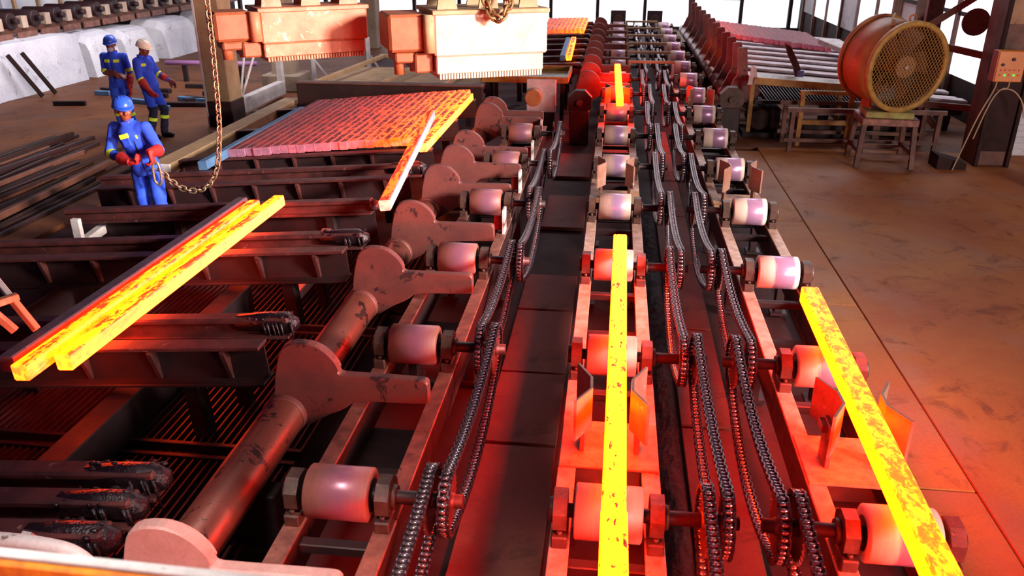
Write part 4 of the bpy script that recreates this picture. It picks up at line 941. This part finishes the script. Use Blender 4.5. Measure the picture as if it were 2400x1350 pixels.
def worker(label, loc, rz, J, hat, glove, bare=(), mask=False, navy=False, hatlab='hard hat', lean=0.):
    t = thing('person', label, 'person', loc, (0, 0, rz))
    b = MB(); g = lambda k: J[k]
    pel, che, nek, hd = g('pelvis'), g('chest'), g('neck'), g('head')
    # torso: stacked elliptical sections along a leaning spine
    sec = [(-.10, .150, .115), (0, .178, .130), (.12, .165, .122), (.24, .165, .120), (.36, .188, .130), (.46, .190, .122), (.53, .150, .10), (.57, .085, .075)]
    P = []; R = []
    for h, rx, ry in sec:
        u = h/.57; q = lerp(pel, nek, max(u, -.2)) if h <= .0 else (lerp(pel, che, min(h/.33, 1)) if h < .33 else lerp(che, nek, (h-.33)/.24)); P.append(q); R.append((rx, ry))
    tw = g('twist') if 'twist' in J else 0.
    ux = Vector((math.sin(-tw), math.cos(tw), 0))
    b.tube(P, R, 20, up=(0, 1, 0))
    for s in 'LR':
        sg = 1 if s == 'L' else -1
        sh, el, wr = g('sh'+s), g('el'+s), g('wr'+s); hp, kn, an, to = g('hip'+s), g('kn'+s), g('an'+s), g('toe'+s)
        b.tube([lerp(che, nek, .55), lerp(lerp(che, nek, .5), sh, .7), sh], [.095, .085, .07], 12)
        b.ball(sh, .074, 12, 8)
        p, r = wrinkle(sh, el, .072, .060, 8, .004, sg); b.tube(p, r, 12)
        isb = s in bare
        p, r = wrinkle(el, wr, .058, .046, 8, .004, sg+1)
        if isb: r = [.050-.018*i/8+.006*math.sin(PI*i/8) for i in range(9)]
        b.tube(p, r, 12); b.ball(el, .060 if not isb else .052, 10, 8)
        p, r = wrinkle(hp, kn, .098, .078, 9, .006, sg); b.tube([lerp(pel, hp, .4)]+p, [.10]+r, 14)
        p, r = wrinkle(kn, an, .076, .066, 9, .007, sg*2); b.tube(p, r, 14); b.ball(kn, .078, 10, 8)
    # neck and head
    hdv = Vector(hd); fwd = Vector(g('face')).normalized(); side = fwd.cross(Vector((0, 0, 1))).normalized()*-1; upv = side.cross(fwd)*-1
    if upv.z < 0: upv = -upv
    b.tube([nek, lerp(nek, hd, .5), tuple(hdv-fwd*.01)], [.062, .058, .06], 12)
    b2 = MB(); b2.ball((0, .012, .035), (.076, .096, .098), 18, 14); b2.ball((0, -.028, -.055), (.056, .066, .066), 14, 10); b2.ball((0, -.052, -.098), (.032, .03, .024), 10, 8)
    b2.tube([(0, -.086, .028), (0, -.112, -.018), (0, -.098, -.034)], [.011, .019, .012], 8); b2.ball((-.016, -.092, -.026), .012, 8, 6); b2.ball((.016, -.092, -.026), .012, 8, 6)
    b2.tube([(-.05, -.072, .040), (0, -.090, .036), (.05, -.072, .040)], [.012, .013, .012], 8)
    b2.tube([(-.026, -.082, -.062), (0, -.093, -.060), (.026, -.082, -.062)], [.008, .011, .008], 8); b2.tube([(-.022, -.08, -.074), (0, -.090, -.076), (.022, -.08, -.074)], [.008, .011, .008], 8)
    for s in (-1, 1): b2.ball((s*.045, -.056, -.018), (.026, .026, .022), 8, 6); b2.ball((s*.079, .012, .0), (.014, .026, .036), 8, 8)
    HM = Matrix((( side.x, -fwd.x, upv.x, hdv.x), (side.y, -fwd.y, upv.y, hdv.y), (side.z, -fwd.z, upv.z, hdv.z), (0, 0, 0, 1)))
    b2.xf(HM); b.add(b2.v, b2.f, 0, True)
    nz = Vector(nek)
    def paint(c):
        u_ = (c-nz).dot((hdv-nz).normalized())
        if u_ > .012 and (c-nz-(hdv-nz).normalized()*u_).length < .075+.05*(u_ > .07): return 1
        for s in bare:
            e, w = Vector(g('el'+s)), Vector(g('wr'+s)); d = w-e; u = (c-e).dot(d)/d.length_squared
            if .12 < u < 1.6 and (c-(e+d*min(max(u, 0), 1))).length < .068: return 1
        if navy and c.z < .60: return 2
        return 0
    bake(b, 'body', .0105, ['blue', 'skin', 'navy'], t, paint, 3)
    for s in (-1, 1):
        e = MB(); e.ball((s*.030, -.084, .014), (.012, .008, .007), 8, 6); e.ball((s*.030, -.091, .014), (.005, .003, .005), 6, 5, 1); e.xf(HM); e.build('eye', ['eye', 'black'], t)
    # hard hat: ribbed shell and brim
    h = MB(); rings = []
    for i in range(8):
        a = PI/2*i/7; rr = .128*math.cos(a)**.8 if i < 7 else .006; z = .052+.118*math.sin(a)
        rings.append([(rr*.90*math.cos(2*PI*k/28), .012+rr*1.10*math.sin(2*PI*k/28), z) for k in range(28)])
    h.ring([[(p[0]*.97, p[1]*.97, p[2]-.002) for p in rings[0]]]+rings, caps=True)
    for xx in (-.035, 0, .035): h.tube([(xx, .012+.125*math.cos(a), .056+.112*math.sin(a)) for a in [PI*.12+PI*.76*i/12 for i in range(13)]], .008, 6)
    h.xf(HM); ho = h.build('hard_hat', hat, t); ho['label'] = hatlab
    h = MB(); P = []
    for k in range(28):
        a = 2*PI*k/28; fr = max(0, -math.sin(a)); P.append((.118+.012+.02*fr**2, a, fr))
    top = [(r*.92*math.cos(a), .012+(r*1.12+.03*f**3)*math.sin(a), .054-.016*f) for r, a, f in P]
    inn = [(.10*math.cos(a), .012+.12*math.sin(a), .058) for r, a, f in P]
    h.ring([inn, top, [(p[0], p[1], p[2]-.008) for p in top], [(p[0], p[1], p[2]-.008) for p in inn]], closed=True); h.xf(HM); h.build('brim', hat, ho, None); 
    if mask:
        m = MB(); m.ball((0, -.066, -.062), (.056, .056, .052), 16, 12); m.tube([(-.08, .01, -.0), (-.05, -.07, -.05), (.05, -.07, -.05), (.08, .01, 0)], .005, 6); m.xf(HM); m.build('dust_mask', 'mask', t)
    # gloves with gauntlet cuffs
    for s in 'LR':
        if s not in glove: continue
        d, pn = g('hd'+s); w = Vector(g('wr'+s)); e = Vector(g('el'+s)); gm = MB(); back = (e-w).normalized()
        hand(gm, w+Vector(d).normalized()*.0, d, pn, g('curl'+s), 1 if s == 'R' else -1)
        gm.tube([w-back*.02, w+back*.03, w+back*.09, w+back*.17, w+back*.20], [.044, .050, .062, .072, .074] if glove[s] != 'skin' else [.03, .032, .036, .034, .02], 14, caps=True)
        bake(gm, 'glove', .0062, [glove[s]], t, None, 2)
        if glove[s] == 'skin' and s not in bare:
            MB().tube([w+back*.03, w+back*.09, w+back*.15], [.05, .062, .068], 14).build('cuff', 'glove', t)
    # boots
    for s in 'LR':
        an, to = Vector(g('an'+s)), Vector(g('toe'+s)); bo = MB(); f = (to-an); f.z = 0; f.normalize()
        bo.tube([an+Vector((0, 0, .12)), an, an-Vector((0, 0, .03))], [.062, .062, .06], 14); bo.tube([an-f*.05-Vector((0, 0, .045)), an+f*.05-Vector((0, 0, .035)), to+Vector((0, 0, .045)), to+f*.035+Vector((0, 0, .035))], [.045, .05, .045, .028], 12)
        bake(bo, 'boot', .01, ['black'], t, None, 2)
    # reflective tape: rings round sleeves and legs, chest patches
    def band(a, c, u0, u1, r0, r1): MB().tube([lerp(a, c, u0), lerp(a, c, (u0+u1)/2), lerp(a, c, u1)], [r0, (r0+r1)/2, r1], 18, caps=False).build('reflective_band', 'hivis', t)
    for s in 'LR':
        if s in bare: band(g('sh'+s), g('el'+s), .74, .96, .066, .067)
        else: band(g('el'+s), g('wr'+s), .06, .24, .066, .064)
        band(g('kn'+s), g('an'+s), .22, .36, .082, .082)
    fw = Vector(g('bodyface')).normalized(); sd = Vector((0, 0, 1)).cross(fw); up = (Vector(nek)-Vector(che)).normalized()
    for s in (-1, 1):
        c = Vector(lerp(che, nek, .38))+fw*.112+sd*s*.085; n = (fw+sd*s*.35).normalized(); q = n.cross(up).normalized()
        MB().box((0, 0, 0), (.105, .035, .055), Matrix((q, n, up)).transposed(), .008).build('chest_patch', 'hivis', t).location = c
    for s in (-1, 1):
        pk = MB()
        n = (fw+sd*s*.5).normalized(); q = n.cross(up).normalized(); c = Vector(lerp(che, nek, .05))+fw*.105+sd*s*.085; pk.box(tuple(c), (.10, .03, .11), Matrix((q, n, up)).transposed(), .008)
        pk.build('chest_pocket', 'blue', t)
    col = MB(); nn = Vector(nek); col.tube([nn-up*.035, nn+up*.0, nn+up*.03], [(.098, .088), (.085, .08), (.088, .082)], 18, caps=False, up=tuple(fw)); col.build('collar', 'blue', t)
    z0, z1 = Vector(lerp(che, nek, .85))+fw*.098, Vector(pel)+fw*.135
    MB().tube([z0, Vector(che)+fw*.136, Vector(lerp(pel, che, .5))+fw*.126, z1], .006, 6).build('zip', 'navy', t)
    return t
D = lambda x: x
# nearest worker: turned toward the line, both gloves on the hand chain
J = dict(pelvis=(0.02, 0, .97), chest=(-.04, .0, 1.27), neck=(-.10, -.02, 1.49), head=(-.09, -.06, 1.635), face=(.66, -.74, -.06), bodyface=(.42, -.9, 0),
         shL=(.13, -.04, 1.44), shR=(-.31, .05, 1.41), elL=(.30, -.12, 1.20), elR=(-.36, -.06, 1.13), wrL=(.31, -.34, 1.23), wrR=(.02, -.30, 1.10),
         hdL=((.10, .0, -.6), (-.9, -.3, .0)), hdR=((1, -.05, .05), (.1, -.3, 1)), curlL=.75, curlR=.8,
         hipL=(.12, 0, .92), hipR=(-.08, .02, .92), knL=(.17, -.07, .50), knR=(-.06, -.03, .50), anL=(.20, 0, .08), anR=(-.06, .04, .08), toeL=(.26, -.15, 0), toeR=(-.0, -.13, 0))
worker('person in blue coverall and blue hard hat pulling the hanging chain with red gloves', (-5.47, 8.92, 0), 0, J, 'hatblue', {'L': 'glove', 'R': 'glove'}, hatlab='blue hard hat')
# masked worker: one bare forearm across the belly, gloves held in the left hand
J = dict(pelvis=(0, 0, .96), chest=(-.01, .0, 1.27), neck=(-.015, 0, 1.49), head=(-.01, -.03, 1.63), face=(.22, -.95, -.12), bodyface=(.12, -.99, 0),
         shL=(.185, 0, 1.42), shR=(-.205, 0, 1.42), elL=(.25, .0, 1.14), elR=(-.22, -.02, 1.13), wrL=(.30, -.16, .90), wrR=(.10, -.20, 1.13),
         hdL=((.12, -.1, -1), (-.9, -.3, 0)), hdR=((1, -.05, -.12), (0, .3, -1)), curlL=.35, curlR=.3,
         hipL=(.1, 0, .92), hipR=(-.1, 0, .92), knL=(.13, -.05, .50), knR=(-.09, -.05, .50), anL=(.15, .03, .08), anR=(-.1, .02, .08), toeL=(.2, -.13, 0), toeR=(-.12, -.14, 0))
w2 = worker('person in blue coverall and blue hard hat wearing a grey dust mask with folded arm', (-9.15, 14.6, 0), 0, J, 'hatblue', {'L': 'glove', 'R': 'skin'}, bare='LR', mask=True, hatlab='blue hard hat')
# walking worker with cream hat, seen from the side
J = dict(pelvis=(0, 0, .96), chest=(-.06, .0, 1.26), neck=(-.05, 0, 1.47), head=(.02, -.01, 1.60), face=(.92, -.30, -.22), bodyface=(.93, -.35, 0),
         shL=(-.02, .17, 1.40), shR=(-.07, -.17, 1.40), elL=(.05, .25, 1.14), elR=(-.02, -.24, 1.12), wrL=(.26, .24, 1.02), wrR=(.13, -.27, .93),
         hdL=((.8, 0, -.5), (0, -.8, -.2)), hdR=((.6, .1, -.8), (.2, .9, 0)), curlL=.35, curlR=.4,
         hipL=(0, .1, .92), hipR=(0, -.1, .92), knL=(.16, .1, .52), knR=(.05, -.1, .50), anL=(.08, .11, .08), anR=(-.06, -.11, .08), toeL=(.24, .09, 0), toeR=(.10, -.13, 0))
worker('person in blue coverall and cream hard hat walking with red gauntlet gloves', (-8.38, 14.3, 0), 0, J, 'hatwhite', {'L': 'skin', 'R': 'glove'}, navy=True, hatlab='cream hard hat')
